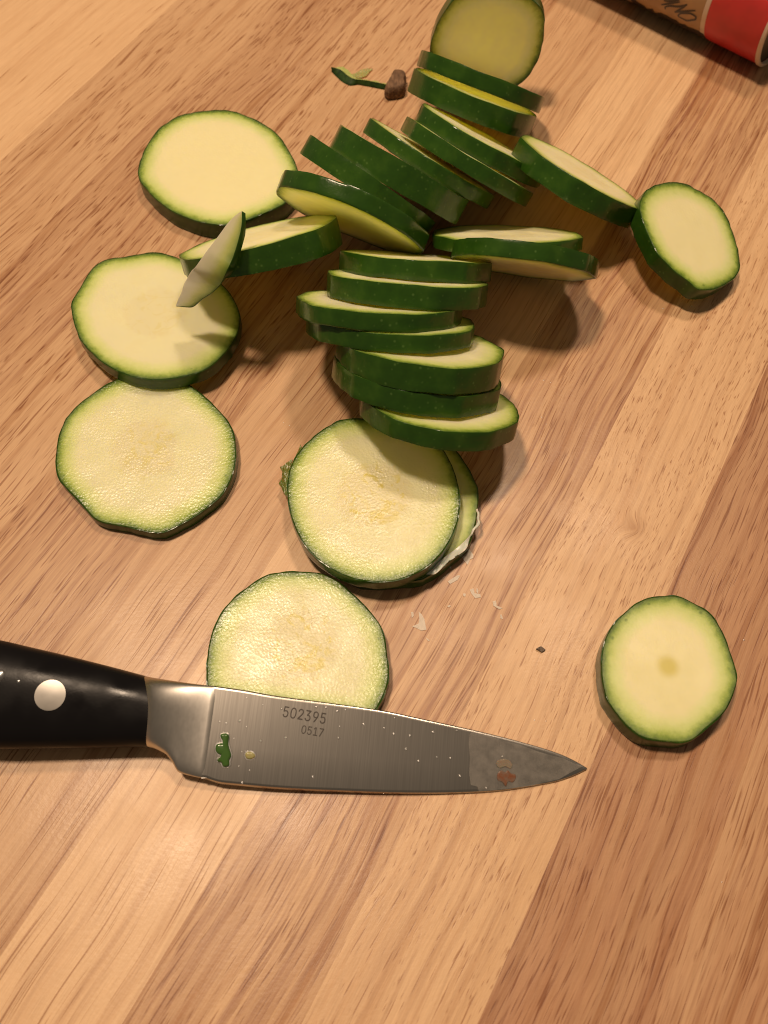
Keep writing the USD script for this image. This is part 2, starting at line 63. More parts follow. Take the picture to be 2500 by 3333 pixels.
# ------------------------------------------------------------------ wood
GA = math.atan2(0.87152, 0.49036)
def wood(name, light, mid, dark, off, pores=0.62, plen=0.10, streak=0.5, pw=1.5, rough=0.36, knot=None, band=0.9):
    N = {'g': ('geometry', {}),
         'm': ('mapping', {'mapping_type': 'point', 'rotation': (0, 0, -GA), 'scale': (1000.0, 1000.0, 1000.0), 'location': off}),
         'warp': ('noise_texture', {'scale': 0.016, 'detail': 1.0}),
         'wsub': ('math', {'math_type': 'multiply_add', 'value2': 7.0, 'value3': -3.5}),
         'wv': ('combine_xyz', {'x': 0.0, 'z': 0.0}),
         'add': ('mix', {'mix_type': 'add', 'fac': 1.0}),
         # broad bands along the grain
         'mb': ('mapping', {'scale': (0.006, 0.11, 0.0)}), 'nb': ('noise_texture', {'scale': 1.0, 'detail': 3.0, 'roughness': 0.55}),
         'ms': ('mapping', {'scale': (0.014, 0.55, 0.0)}), 'ns': ('noise_texture', {'scale': 1.0, 'detail': 3.0, 'roughness': 0.6}),
         'mf': ('mapping', {'scale': (0.16, 5.5, 0.0)}), 'nf': ('noise_texture', {'scale': 1.0, 'detail': 2.0}),
         'mp': ('mapping', {'scale': (plen, pw, 0.0)}), 'np': ('noise_texture', {'scale': 1.0, 'detail': 1.2, 'roughness': 0.6, 'distortion': 0.15}),
         'mq': ('mapping', {'scale': (plen * 0.4, pw * 0.75, 0.0), 'location': (31.0, 7.0, 0)}), 'nq': ('noise_texture', {'scale': 1.0, 'detail': 1.0}),
         'md': ('mapping', {'scale': (0.02, 0.07, 0.0), 'location': (5.0, 3.0, 0)}), 'nd': ('noise_texture', {'scale': 1.0, 'detail': 1.5}),
         'rb': ('rgb_ramp', {'ramp': [(0.25, light), (0.5, tuple(0.5 * (a + b) for a, b in zip(light, mid))), (0.68, mid), (0.9, mid)]}),
         'rs': ('map_range', {'from_min': 0.46, 'from_max': 0.68, 'to_min': 0.0, 'to_max': min(1.0, streak * 1.25), 'clamp': True}),
         'c1': ('mix', {'mix_type': 'mix', 'color2': dark}),
         'rf': ('map_range', {'from_min': 0.3, 'from_max': 0.7, 'to_min': 0.90, 'to_max': 1.08, 'clamp': True}),
         'mw': ('mapping', {'scale': (0.005, 0.21, 0.0), 'location': (11.0, 17.0, 0)}), 'nw': ('noise_texture', {'scale': 1.0, 'detail': 4.0, 'roughness': 0.6}),
         'rw': ('map_range', {'range_type': 'smoothstep', 'from_min': 0.50, 'from_max': 0.66, 'to_min': 0.0, 'to_max': band, 'clamp': True}), 'cw': ('mix', {'mix_type': 'multiply', 'color2': (0.70, 0.56, 0.46)}),
         'c2': ('mix', {'mix_type': 'multiply', 'fac': 1.0}),
         # pores: short dark dashes, denser in some areas
         'rd': ('map_range', {'from_min': 0.35, 'from_max': 0.65, 'to_min': pores + 0.07, 'to_max': pores - 0.03, 'clamp': True}),
         'ps': ('math', {'math_type': 'subtract'}), 'pr': ('map_range', {'from_min': 0.0, 'from_max': 0.13, 'to_min': 0.0, 'to_max': 0.95, 'clamp': True}),
         'qs': ('math', {'math_type': 'subtract', 'value2': pores + 0.045}), 'qr': ('map_range', {'from_min': 0.0, 'from_max': 0.06, 'to_min': 0.0, 'to_max': 0.8, 'clamp': True}),
         'pm': ('math', {'math_type': 'maximum'}),
         'c3': ('mix', {'mix_type': 'multiply', 'color2': (0.50, 0.34, 0.25)}),
         'nr': ('noise_texture', {'scale': 45.0, 'detail': 3.0}), 'rr': ('map_range', {'from_min': 0.3, 'from_max': 0.7, 'to_min': rough - 0.06, 'to_max': rough + 0.09, 'clamp': True}),
         'h1': ('math', {'math_type': 'multiply_add', 'value2': -0.45}),
         'nh': ('noise_texture', {'scale': 900.0, 'detail': 2.0}), 'h2': ('math', {'math_type': 'multiply_add', 'value2': 0.55}),
         'bp': ('bump', {'strength': 0.32, 'distance': 0.00010}),
         'p': ('principled_bsdf', {'specular_ior_level': 0.42})}
    L = [('g.position', 'm.vector'), ('m.vector', 'warp.vector'), ('warp.fac', 'wsub.value1'), ('wsub.value', 'wv.y'), ('m.vector', 'add.color1'), ('wv.vector', 'add.color2')]
    for a in ('b', 's', 'f', 'p', 'q', 'd', 'w'):
        L += [('add.color', 'm%s.vector' % a), ('m%s.vector' % a, 'n%s.vector' % a)]
    L += [('nb.fac', 'rb.fac'), ('ns.fac', 'rs.value'), ('rs.result', 'c1.fac'), ('rb.color', 'c1.color1'),
          ('nf.fac', 'rf.value'), ('nw.fac', 'rw.value'), ('rw.result', 'cw.fac'), ('c1.color', 'cw.color1'), ('cw.color', 'c2.color1'), ('rf.result', 'c2.color2'),
          ('nd.fac', 'rd.value'), ('np.fac', 'ps.value1'), ('rd.result', 'ps.value2'), ('ps.value', 'pr.value'),
          ('nq.fac', 'qs.value1'), ('qs.value', 'qr.value'), ('pr.result', 'pm.value1'), ('qr.result', 'pm.value2'),
          ('pm.value', 'c3.fac'), ('c2.color', 'c3.color1'), ('c3.color', 'p.base_color'),
          ('g.position', 'nr.vector'), ('nr.fac', 'rr.value'), ('rr.result', 'p.roughness'), ('g.position', 'nh.vector'),
          ('nf.fac', 'h2.value1'), ('nh.fac', 'h2.value3'), ('pm.value', 'h1.value1'), ('h2.value', 'h1.value3'), ('h1.value', 'bp.height'), ('bp.normal', 'p.normal')]
    if knot:      # a small pin knot: the grain bends round it
        N['km'] = ('mapping', {'mapping_type': 'point', 'location': tuple(-130.0 * a for a in knot), 'scale': (130.0, 130.0, 130.0)}); N['kg'] = ('gradient_texture', {'gradient_type': 'quadratic_sphere'})
        N['ka'] = ('math', {'math_type': 'multiply_add', 'value2': 5.0}); N['kc'] = ('mix', {'mix_type': 'multiply', 'color2': (0.62, 0.48, 0.36)}); N['kf'] = ('math', {'math_type': 'multiply', 'value2': 0.75})
        L.remove(('wsub.value', 'wv.y')); L.remove(('c3.color', 'p.base_color'))
        L += [('g.position', 'km.vector'), ('km.vector', 'kg.vector'), ('kg.fac', 'ka.value1'), ('wsub.value', 'ka.value3'), ('ka.value', 'wv.y'), ('kg.fac', 'kf.value1'), ('kf.value', 'kc.fac'), ('c3.color', 'kc.color1'), ('kc.color', 'p.base_color')]
    return mat(name, N, L)

TAN = (0.70, 0.46, 0.26); TAN2 = (0.62, 0.385, 0.205); PINK = (0.58, 0.362, 0.200); PINK2 = (0.465, 0.265, 0.140); RED = (0.46, 0.245, 0.130); BRN = (0.36, 0.175, 0.092)
vs = [-0.258, -0.220, -0.182, -0.143, -0.105, -0.066, -0.028, 0.010, 0.0486, 0.0847, 0.123, 0.161, 0.200, 0.240, 0.2795, 0.319, 0.357, 0.395, 0.434]
MID = (0.58, 0.355, 0.19)
styles = {0.319: (TAN, TAN, TAN2, 0.68, 0.06, 0.4, 1.0, 0.25), 0.2795: (TAN, TAN, TAN2, 0.66, 0.06, 0.45, 1.0, 0.3),
          0.240: (PINK, PINK, PINK2, 0.595, 0.10, 0.6, 1.0, 0.55), 0.200: (PINK, PINK2, BRN, 0.575, 0.11, 0.6, 1.0, 0.7), 0.161: (PINK, PINK, PINK2, 0.575, 0.10, 0.6, 1.1, 0.6), 0.123: (PINK, PINK2, BRN, 0.58, 0.09, 0.65, 1.3, 0.6),
          0.0847: (PINK, PINK, PINK2, 0.60, 0.045, 0.65, 1.7, 0.6), 0.0486: (TAN, TAN, PINK, 0.61, 0.035, 0.7, 1.8, 0.3),
          0.010: (TAN2, PINK2, BRN, 0.58, 0.09, 0.95, 1.8, 1.0), -0.028: (TAN, TAN2, PINK2, 0.60, 0.22, 0.5, 2.0, 0.4),
          -0.066: (PINK2, RED, BRN, 0.57, 0.10, 0.6, 1.8, 0.9), -0.105: (PINK, RED, BRN, 0.575, 0.09, 0.7, 1.9, 0.9)}
table = tag(UsdGeom.Xform.Define(stage, path_for('table_top')).GetPrim(), 'butcher block table top of glued rubberwood boards running diagonally', None, None, 'structure')
rng = np.random.default_rng(5)
KNOT = (0.0803, 0.1208, 0.0)
ca, sa = math.cos(GA), math.sin(GA)
for i in range(len(vs) - 1):
    st = styles.get(vs[i], (PINK, PINK2, BRN, 0.61, 0.1, 0.5, 1.4, 0.7) if i % 2 else (TAN, TAN2, PINK, 0.63, 0.1, 0.5, 1.4, 0.5))
    w = wood('board_wood_%03d' % i, st[0], st[1], st[2], tuple(rng.uniform(-900, 900, 2).round(1)) + (0.0,), st[3], st[4], st[5], st[6], knot=KNOT if vs[i] == -0.028 else None, band=st[7])
    b = trimesh.creation.box((1.30, vs[i + 1] - vs[i], 0.03)); b.apply_translation((0.20, 0.5 * (vs[i] + vs[i + 1]), -0.015))
    b.apply_transform(trimesh.transformations.rotation_matrix(GA, (0, 0, 1)))
    obj('board', b, w, table, smooth=False)

# ------------------------------------------------------------------ zucchini materials
def flesh_mat(name, wet, cream=(0.84, 0.77, 0.44), gloss=0.42, centre=None, seeds=0.0, off=0.0, sss=0.0011):
    N = {'e': ('attribute', {'attribute': 'edge'}), 'r': ('attribute', {'attribute': 'rad'}), 't': ('texture_coordinate', {}),
         'mo': ('mapping', {'location': (off, off * 0.7, 0.0)}),
         'n1': ('noise_texture', {'scale': 420.0, 'detail': 4.0, 'roughness': 0.65}), 'ea': ('math', {'math_type': 'multiply_add', 'value2': 2.6, 'value3': -1.3}), 'es': ('math', {'math_type': 'add'}),
         'sc': ('math', {'math_type': 'multiply', 'value2': 0.1}),
         'ra': ('rgb_ramp', {'ramp': [(0.0, (0.05, 0.10, 0.010)), (0.06, (0.11, 0.18, 0.020)), (0.13, (0.20, 0.30, 0.035)), (0.22, (0.38, 0.48, 0.095)), (0.34, (0.56, 0.64, 0.20)), (0.56, (0.70, 0.73, 0.32)), (0.8, tuple(0.985 * a for a in cream)), (1.0, cream)]}),
         'n2': ('noise_texture', {'scale': 120.0, 'detail': 3.0}), 'r2': ('map_range', {'from_min': 0.42, 'from_max': 0.72, 'to_min': 0.0, 'to_max': 0.5, 'clamp': True}),
         'c2': ('mix', {'mix_type': 'mix', 'color2': (0.76, 0.70, 0.36)}),
         # vascular dots under the skin
         'v': ('voronoi_texture', {'scale': 330.0, 'randomness': 1.0, 'dimensions': '3D'}), 'vd': ('map_range', {'from_min': 0.10, 'from_max': 0.24, 'to_min': 0.85, 'to_max': 0.0, 'clamp': True}),
         'b1': ('map_range', {'range_type': 'smoothstep', 'from_min': 0.5, 'from_max': 1.5, 'to_min': 0.0, 'to_max': 1.0, 'clamp': True}), 'b2': ('map_range', {'range_type': 'smoothstep', 'from_min': 1.9, 'from_max': 3.0, 'to_min': 1.0, 'to_max': 0.0, 'clamp': True}),
         'bm': ('math', {'math_type': 'multiply'}), 'bv': ('math', {'math_type': 'multiply'}), 'c3': ('mix', {'mix_type': 'mix', 'color2': (0.16, 0.24, 0.04)}),
         # seed zone: yellowish threads towards the middle
         'n4': ('noise_texture', {'scale': 150.0, 'detail': 3.0, 'distortion': 2.5}), 'r4': ('map_range', {'from_min': 0.50, 'from_max': 0.66, 'to_min': 0.0, 'to_max': seeds, 'clamp': True}),
         'z4': ('map_range', {'range_type': 'smoothstep', 'from_min': 8.0, 'from_max': 14.0, 'to_min': 1.0, 'to_max': 0.0, 'clamp': True}), 'm4': ('math', {'math_type': 'multiply'}),
         'c4': ('mix', {'mix_type': 'mix', 'color2': (0.70, 0.60, 0.17)}),
         'zc': ('map_range', {'range_type': 'smoothstep', 'from_min': 1.2, 'from_max': 4.5, 'to_min': 0.75 if centre else 0.0, 'to_max': 0.0, 'clamp': True}), 'c5': ('mix', {'mix_type': 'mix', 'color2': centre or (1, 1, 1)}),
         'n6': ('noise_texture', {'scale': 170.0, 'detail': 2.0}), 'r6': ('math', {'math_type': 'multiply_add', 'value2': 9.0}), 'z6': ('map_range', {'range_type': 'smoothstep', 'from_min': 14.0, 'from_max': 17.0, 'to_min': 0.45 * min(1.0, seeds * 1.6), 'to_max': 0.0, 'clamp': True}), 'c6': ('mix', {'mix_type': 'mix', 'color2': (0.70, 0.60, 0.36)}),
         'nb': ('noise_texture', {'scale': 1900.0, 'detail': 2.0, 'roughness': 0.65}), 'nc': ('voronoi_texture', {'scale': 1100.0}),
         'hb': ('math', {'math_type': 'add'}), 'nm': ('noise_texture', {'scale': 75.0, 'detail': 2.0}), 'rm': ('map_range', {'from_min': 0.38, 'from_max': 0.66, 'to_min': 0.55, 'to_max': 1.5, 'clamp': True}), 'hm': ('math', {'math_type': 'multiply'}), 'bp': ('bump', {'strength': 0.55 if wet else 0.18, 'distance': 0.00016 if wet else 0.00010}),
         'rg': ('map_range', {'from_min': 0.4, 'from_max': 0.65, 'to_min': gloss - 0.09, 'to_max': gloss + 0.12, 'clamp': True}),
         'p': ('principled_bsdf', {'subsurface_weight': 0.55 if sss < 0.002 else 0.95, 'subsurface_radius': (1.0, 0.90, 0.40), 'subsurface_scale': sss, 'specular_ior_level': 0.5, 'coat_weight': 0.22 if wet else 0.0, 'coat_roughness': 0.16})}
    L = [('t.object', 'mo.vector'), ('mo.vector', 'n1.vector'), ('n1.fac', 'ea.value1'), ('ea.value', 'es.value1'), ('e.fac', 'es.value2'), ('es.value', 'sc.value1'), ('sc.value', 'ra.fac'),
         ('mo.vector', 'n2.vector'), ('n2.fac', 'r2.value'), ('r2.result', 'c2.fac'), ('ra.color', 'c2.color1'),
         ('mo.vector', 'v.vector'), ('v.distance', 'vd.value'), ('e.fac', 'b1.value'), ('e.fac', 'b2.value'), ('b1.result', 'bm.value1'), ('b2.result', 'bm.value2'), ('bm.value', 'bv.value1'), ('vd.result', 'bv.value2'), ('bv.value', 'c3.fac'),
         ('mo.vector', 'n4.vector'), ('n4.fac', 'r4.value'), ('r.fac', 'z4.value'), ('r4.result', 'm4.value1'), ('z4.result', 'm4.value2'), ('m4.value', 'c4.fac'),
         ('r.fac', 'zc.value'), ('zc.result', 'c5.fac'),
         ('c4.color', 'c5.color1'), ('mo.vector', 'n6.vector'), ('n6.fac', 'r6.value1'), ('r.fac', 'r6.value3'), ('r6.value', 'z6.value'), ('z6.result', 'c6.fac'), ('c3.color', 'c6.color1'), ('c6.color', 'c4.color1'), ('mo.vector', 'nb.vector'), ('mo.vector', 'nc.vector'), ('nb.fac', 'hb.value1'), ('nc.distance', 'hb.value2'), ('mo.vector', 'nm.vector'), ('nm.fac', 'rm.value'), ('hb.value', 'hm.value1'), ('rm.result', 'hm.value2'), ('hm.value', 'bp.height'), ('bp.normal', 'p.normal'), ('bp.normal', 'p.coat_normal'),
         ('n2.fac', 'rg.value'), ('rg.result', 'p.roughness'), ('c5.color', 'p.base_color')]
    # the yellowish tint only away from the rim
    N['mr'] = ('map_range', {'from_min': 2.0, 'from_max': 8.0, 'to_min': 0.0, 'to_max': 1.0, 'clamp': True}); N['m2'] = ('math', {'math_type': 'multiply'})
    L.remove(('r2.result', 'c2.fac')); L += [('e.fac', 'mr.value'), ('mr.result', 'm2.value1'), ('r2.result', 'm2.value2'), ('m2.value', 'c2.fac'), ('c2.color', 'c3.color1')]
    return mat(name, N, L)
skin = mat('zucchini_skin', {
    't': ('texture_coordinate', {}), 'v': ('voronoi_texture', {'scale': 470.0}), 'vd': ('map_range', {'from_min': 0.06, 'from_max': 0.26, 'to_min': 0.5, 'to_max': 0.0, 'clamp': True}),
    'n0': ('noise_texture', {'scale': 420.0, 'detail': 1.0}), 'k0': ('map_range', {'from_min': 0.46, 'from_max': 0.58, 'to_min': 0.0, 'to_max': 1.0, 'clamp': True}), 'vm': ('math', {'math_type': 'multiply'}),
    'n': ('noise_texture', {'scale': 150.0, 'detail': 4.0}), 'ra': ('rgb_ramp', {'ramp': [(0.3, (0.017, 0.055, 0.005)), (0.55, (0.023, 0.070, 0.006)), (0.75, (0.036, 0.092, 0.009))]}),
    'c': ('mix', {'mix_type': 'mix', 'color2': (0.11, 0.20, 0.05)}),
    'nb': ('noise_texture', {'scale': 900.0, 'detail': 2.0}), 'bp': ('bump', {'strength': 0.45, 'distance': 0.00012}),
    'p': ('principled_bsdf', {'roughness': 0.22, 'specular_ior_level': 0.40})},
    [('t.object', 'v.vector'), ('t.object', 'n0.vector'), ('n0.fac', 'k0.value'), ('v.distance', 'vd.value'), ('vd.result', 'vm.value1'), ('k0.result', 'vm.value2'), ('vm.value', 'c.fac'), ('t.object', 'n.vector'), ('n.fac', 'ra.fac'), ('ra.color', 'c.color1'), ('c.color', 'p.base_color'),
     ('t.object', 'nb.vector'), ('nb.fac', 'bp.height'), ('bp.normal', 'p.normal')])
dry = flesh_mat('zucchini_flesh', False)
dry2 = flesh_mat('zucchini_flesh_pale', False, cream=(0.81, 0.765, 0.46), gloss=0.46, seeds=0.35, off=0.37)
wet = flesh_mat('zucchini_flesh_wet', True, cream=(0.80, 0.765, 0.45), gloss=0.36, seeds=0.6, off=0.11)
wet2 = flesh_mat('zucchini_flesh_wet_seeded', True, cream=(0.80, 0.765, 0.45), gloss=0.36, seeds=1.0, off=0.23)
glow = flesh_mat('zucchini_flesh_backlit', False, cream=(0.88, 0.86, 0.30), gloss=0.5, off=0.71, sss=0.0045)
spot = flesh_mat('zucchini_flesh_end', False, centre=(0.60, 0.52, 0.10), gloss=0.5, off=0.53)

# ------------------------------------------------------------------ zucchini slices
def curve(o, n=132, s=None):
    o = np.asarray(o, float); o = np.vstack([o, o[:1]])
    if s is None:       # straight facets with softened corners
        d = np.r_[0, np.cumsum(np.linalg.norm(np.diff(o, axis=0), axis=1))]; q = np.linspace(0, d[-1], n, endpoint=False); x = np.stack([np.interp(q, d, o[:, k]) for k in (0, 1)], 1)
        for _ in range(2): x = 0.25 * np.roll(x, 1, 0) + 0.5 * x + 0.25 * np.roll(x, -1, 0)
    else:
        tck, _ = splprep(o.T, s=s * len(o), per=True); x = np.stack(splev(np.linspace(0, 1, n, endpoint=False), tck), 1)
    a = 0.5 * np.sum(x[:, 0] * np.roll(x[:, 1], -1) - np.roll(x[:, 0], -1) * x[:, 1])
    return x if a > 0 else x[::-1]
def default_outline(r, rng):
    th = np.linspace(0, 2 * np.pi, 132, endpoint=False); a, b, c = rng.uniform(0, 6.28, 3)
    k = 9 if rng.random() < .5 else 10
    w = 2 * np.pi / k; ph = np.mod(th + a + 0.06 * np.sin(th + b), w) - w / 2; poly = np.cos(w / 2) / np.cos(ph)      # regular polygon of the squash's ridges
    f = 0.45 * (poly / poly.mean()) + 0.55
    return (r * f * (1 + 0.012 * np.cos(3 * th + b) + 0.010 * np.cos(2 * th + c)))[:, None] * np.stack([np.cos(th), np.sin(th)], 1)
def build_slice(key, label, fm, group='sliced zucchini rounds', ell=None, wedge=0.0):
    d = DATA['S'][key]; t = d['t']; rng = np.random.default_rng(sum(map(ord, key)) * 7 + 3)
    o = curve(d['o']) if 'o' in d else default_outline(d['r'], rng)
    if ell: o = o * np.array(ell)
    M = len(o); ctr = o.mean(0); r = np.linalg.norm(o - ctr, axis=1).mean()
    X = frame('zucchini_slice', d['c'], d['u'], d['v'], d['n'], label, 'zucchini slice', group)
    seed = int(rng.integers(1000))
    lift = lambda p: (meshkit.fbm(np.c_[p * 90, np.full(len(p), seed)], 2) - 0.5) * 0.0006
    half = lambda p: t / 2 * (1 + wedge * p[:, 0] / r)
    d_in = np.array([0.35, 0.6, 0.95, 1.4, 2.0, 2.8, 4.0, 5.5, 7.5, 10, 13, 17]) * 1e-3
    d_in = d_in[d_in < r * 0.9]
    V, E, R, F = [], [], [], []
    for side in (1, -1):
        b = sum(map(len, V))
        for di in d_in:
            p = ctr + (o - ctr) * (1 - di / r); V.append(np.c_[p, side * half(p) + lift(p + side * 3)]); E.append(np.full(M, di * 1e3)); R.append(np.linalg.norm(p - ctr, axis=1) * 1e3)
        p = ctr[None]; V.append(np.c_[p, side * half(p) + lift(p + side * 3)]); E.append([r * 1e3]); R.append([0])
        K = len(d_in); j = np.arange(M); j2 = (j + 1) % M
        for k in range(K - 1):
            a0, a1, b0, b1 = b + k * M + j, b + k * M + j2, b + (k + 1) * M + j, b + (k + 1) * M + j2
            q = [np.c_[a0, a1, b1], np.c_[a0, b1, b0]]
            F += q if side > 0 else [x[:, ::-1] for x in q]
        q = np.c_[b + (K - 1) * M + j, b + (K - 1) * M + j2, np.full(M, b + K * M)]; F.append(q if side > 0 else q[:, ::-1])
    nb = len(d_in) * M + 1
    F += [np.c_[nb + j, nb + j2, j2], np.c_[nb + j, j2, j]]
    V = np.vstack(V); F = np.vstack(F)
    obj('flesh', (V, F), fm, X, smooth=True, prim={'edge': np.concatenate(E), 'rad': np.concatenate(R)})
    # skin: a closed band round the rim
    rows = []
    nz = 9
    rough = (meshkit.noise(np.c_[o * 420, np.full(M, seed)]) - 0.5) * 0.00035
    dirn = (o - ctr) / np.linalg.norm(o - ctr, axis=1)[:, None]
    for z in np.linspace(-1, 1, nz):
        bul = 0.00012 * (1 - z ** 8) - 0.00008
        p = o + dirn * (bul + rough[:, None] * (0.4 + 0.6 * abs(z)))
        hz = half(o); rows.append(np.c_[p, z * (hz - 0.00003) + z * z * z * rough * 0.5 + np.where(abs(z) > .99, lift(o + np.sign(z) * 3), 0)])
    for s in (1, -1):
        p = ctr + (o - ctr) * (1 - 0.00031 / r); rows.append(np.c_[p, s * (half(p) + 0.00002) + lift(p + s * 3)])
    rows = [rows[-1]] + rows[:-2] + [rows[-2]]
    n = len(rows); V = np.vstack(rows); F = []
    for k in range(n):
        a, b = k * M, ((k + 1) % n) * M
        F += [np.c_[a + j, a + j2, b + j2], np.c_[a + j, b + j2, b + j]]
    obj('skin', (V, np.vstack(F)), skin, X, smooth=28)
    return X

row = 'zucchini slices toppled in the front row'; row2 = 'zucchini slices leaning in the back row'; loose = 'loose zucchini slices lying on the table'
build_slice('D1', 'large thick round slice lying flat at upper left, topmost of the left slices', dry, loose)
build_slice('D2', 'round slice with the curved sliver hanging over its face, middle of the left slices', dry2, loose)
build_slice('D3', 'wet sparkling round slice on the left, touching the slice above it', wet, loose)
build_slice('F1', 'wet round slice lying on top of another slice below the toppled row', wet2, loose)
build_slice('F2', 'slice lying underneath another flat slice, with a white membrane at its edge', dry, loose, ell=(0.88, 0.925))
fd4 = build_slice('D4', 'wet round slice partly hidden under the knife blade', wet2, loose)
build_slice('R3', 'small round end slice alone at lower right with a yellow spot in its centre', spot, loose)
build_slice('R1', 'oval looking slice tilted on edge at the far right, alone beside the leaning slice', dry, loose)
build_slice('R0', 'slice leaning on its edge between the back row and the tilted slice at right', dry2, loose)
build_slice('L', 'slice leaning on its edge with the curved sliver draped across it', dry2, loose, wedge=0.22)
build_slice('L2a', 'thin slice behind the one showing its underside, right of the front row', dry2, loose)
build_slice('L2b', 'slice showing its pale underside and casting a large shadow, right of the front row', dry2, loose)
for k, l in (('S1', 'rearmost slice of the front toppled row, furthest from the knife'), ('S2', 'second slice from the rear of the front toppled row'), ('S3', 'third slice from the rear of the front row, sticking out furthest to the left'),
             ('S4', 'thin fourth slice from the rear, middle of the front toppled row'), ('S5', 'thick slice third from the front of the toppled row, sticking out to the right'),
             ('S6', 'slice with hidden cut face, second from the front of the toppled row'), ('S7', 'foremost slice of the toppled row, overhanging the wet flat slice')):
    build_slice(k, l, dry2, row)
for k, l in (('U1', 'foremost slice of the back row, showing its shaded yellow underside'), ('U2', 'second slice from the front of the back row, with a gap before it'), ('U3', 'slice of the back row with the bright lamp highlight on its skin'),
             ('U4', 'fourth slice from the front of the back row, with a white sliver of face'), ('U5', 'fifth slice of the back row, only its dark green skin showing'),
             ('U6', 'sixth slice of the back row, its long white face below a wide gap'), ('U7', 'broad green slice second from the rear of the back row'), ('U8', 'dark rearmost leaning slice just in front of the upright slice'),):
    build_slice(k, l, glow if k in ('U1', 'U7', 'U8') else dry2, row2)
build_slice('U9', 'slice standing upright in shade at the top edge, facing the viewer', glow, row2)

# torn skin shreds on the stacked slice, curled sliver, offcuts
def plate(out, z, t, wob=0.0, seed=0, top=None):
    from shapely.geometry import Polygon
    g = Polygon(out).buffer(0)
    if g.geom_type != 'Polygon': g = max(g.geoms, key=lambda a: a.area)
    m = trimesh.creation.extrude_polygon(g, t, engine='earcut')
    m = trimesh.Trimesh(*trimesh.remesh.subdivide_to_size(m.vertices, m.faces, max(np.sqrt(g.area) / 6, 0.0002)))
    m.merge_vertices()
    v = m.vertices.copy(); n = (meshkit.fbm(np.c_[v[:, :2] * 1500, np.full(len(v), seed)], 3) - 0.4) * wob
    v[:, 2] += z + np.where(v[:, 2] > t * 0.5, n, np.maximum(n * 0.3, 0)); m.vertices = v
    return m
torn_m = mat('torn_skin', {'p': ('principled_bsdf', {'base_color': (0.10, 0.16, 0.03), 'roughness': 0.25, 'subsurface_weight': 0.3, 'subsurface_scale': 0.001})}, [])
B = DATA['bits']
f2 = stage.GetPrimAtPath('/World/zucchini_slice_004')
inv = np.array(DATA['S']['F2']['c'])
for i, o in enumerate(B['torn']):
    m = plate(o, 0.0042 - 0.0012 * i, 0.0006, 0.0009, i + 3); m.apply_translation(-inv); obj('torn_skin_shred', m, torn_m, f2, smooth=40)
white = mat('starchy_white', {'p': ('principled_bsdf', {'base_color': (0.86, 0.78, 0.66), 'roughness': 0.45}), 'tr': ('transparent_bsdf', {}), 'mx': ('mix_closure', {'fac': 0.50})},
            [('p.BSDF', 'mx.closure1'), ('tr.BSDF', 'mx.closure2')], 'mx.closure')
memw = mat('membrane_white', {'p': ('principled_bsdf', {'base_color': (0.80, 0.71, 0.58), 'roughness': 0.3, 'subsurface_weight': 0.3, 'subsurface_scale': 0.001})}, [])
a, b = (np.array(x) for x in B['membrane'])
def ribbon(A, Bv, th, n=48, mid=3, drop=0.0):
    """a closed strip between two space curves"""
    def rs(P):
        P = np.asarray(P, float); s = np.r_[0, np.cumsum(np.linalg.norm(np.diff(P, axis=0), axis=1))]; return PchipInterpolator(s / s[-1], P)(np.linspace(0, 1, n))
    A, Bv = rs(A), rs(Bv); fr = np.linspace(0, 1, mid)
    G = A[:, None] * (1 - fr)[None, :, None] + Bv[:, None] * fr[None, :, None]
    du = np.gradient(G, axis=0); dv = np.gradient(G, axis=1); nn = np.cross(du, dv); nn /= np.maximum(np.linalg.norm(nn, axis=2, keepdims=True), 1e-9)
    if nn[..., 2].mean() < 0: nn = -nn
    T = th(np.linspace(0, 1, n)[:, None], fr[None, :])[..., None]
    return G, nn, T
def strip_mesh(G, nn, T):
    n, k, _ = G.shape; V = np.vstack([G.reshape(-1, 3), (G - nn * T).reshape(-1, 3)]); F = []
    id = lambda i, j, s: s * n * k + i * k + j
    for i in range(n - 1):
        for j in range(k - 1):
            F += [(id(i, j, 0), id(i + 1, j, 0), id(i + 1, j + 1, 0)), (id(i, j, 0), id(i + 1, j + 1, 0), id(i, j + 1, 0)), (id(i, j, 1), id(i + 1, j + 1, 1), id(i + 1, j, 1)), (id(i, j, 1), id(i, j + 1, 1), id(i + 1, j + 1, 1))]
        for j, f in ((0, 1), (k - 1, 0)):
            q = [(id(i, j, 0), id(i, j, 1), id(i + 1, j, 1)), (id(i, j, 0), id(i + 1, j, 1), id(i + 1, j, 0))]; F += q if f else [x[::-1] for x in q]
    for i, f in ((0, 0), (n - 1, 1)):
        for j in range(k - 1):
            q = [(id(i, j, 0), id(i, j, 1), id(i, j + 1, 1)), (id(i, j, 0), id(i, j + 1, 1), id(i, j + 1, 0))]; F += q if f else [x[::-1] for x in q]
    m = trimesh.Trimesh(V, np.array(F), process=False); m.fix_normals(); return m
G, nn, T = ribbon(a, b, lambda s, f: 0.0006 + 0 * s * f, 60, 5)
G = G + nn * ((meshkit.fbm(G * 700, 3) - 0.5) * 0.0008)[..., None]
mm = strip_mesh(G, nn, T); mm.apply_translation(-inv); obj('white_membrane', mm, memw, f2, smooth=60)

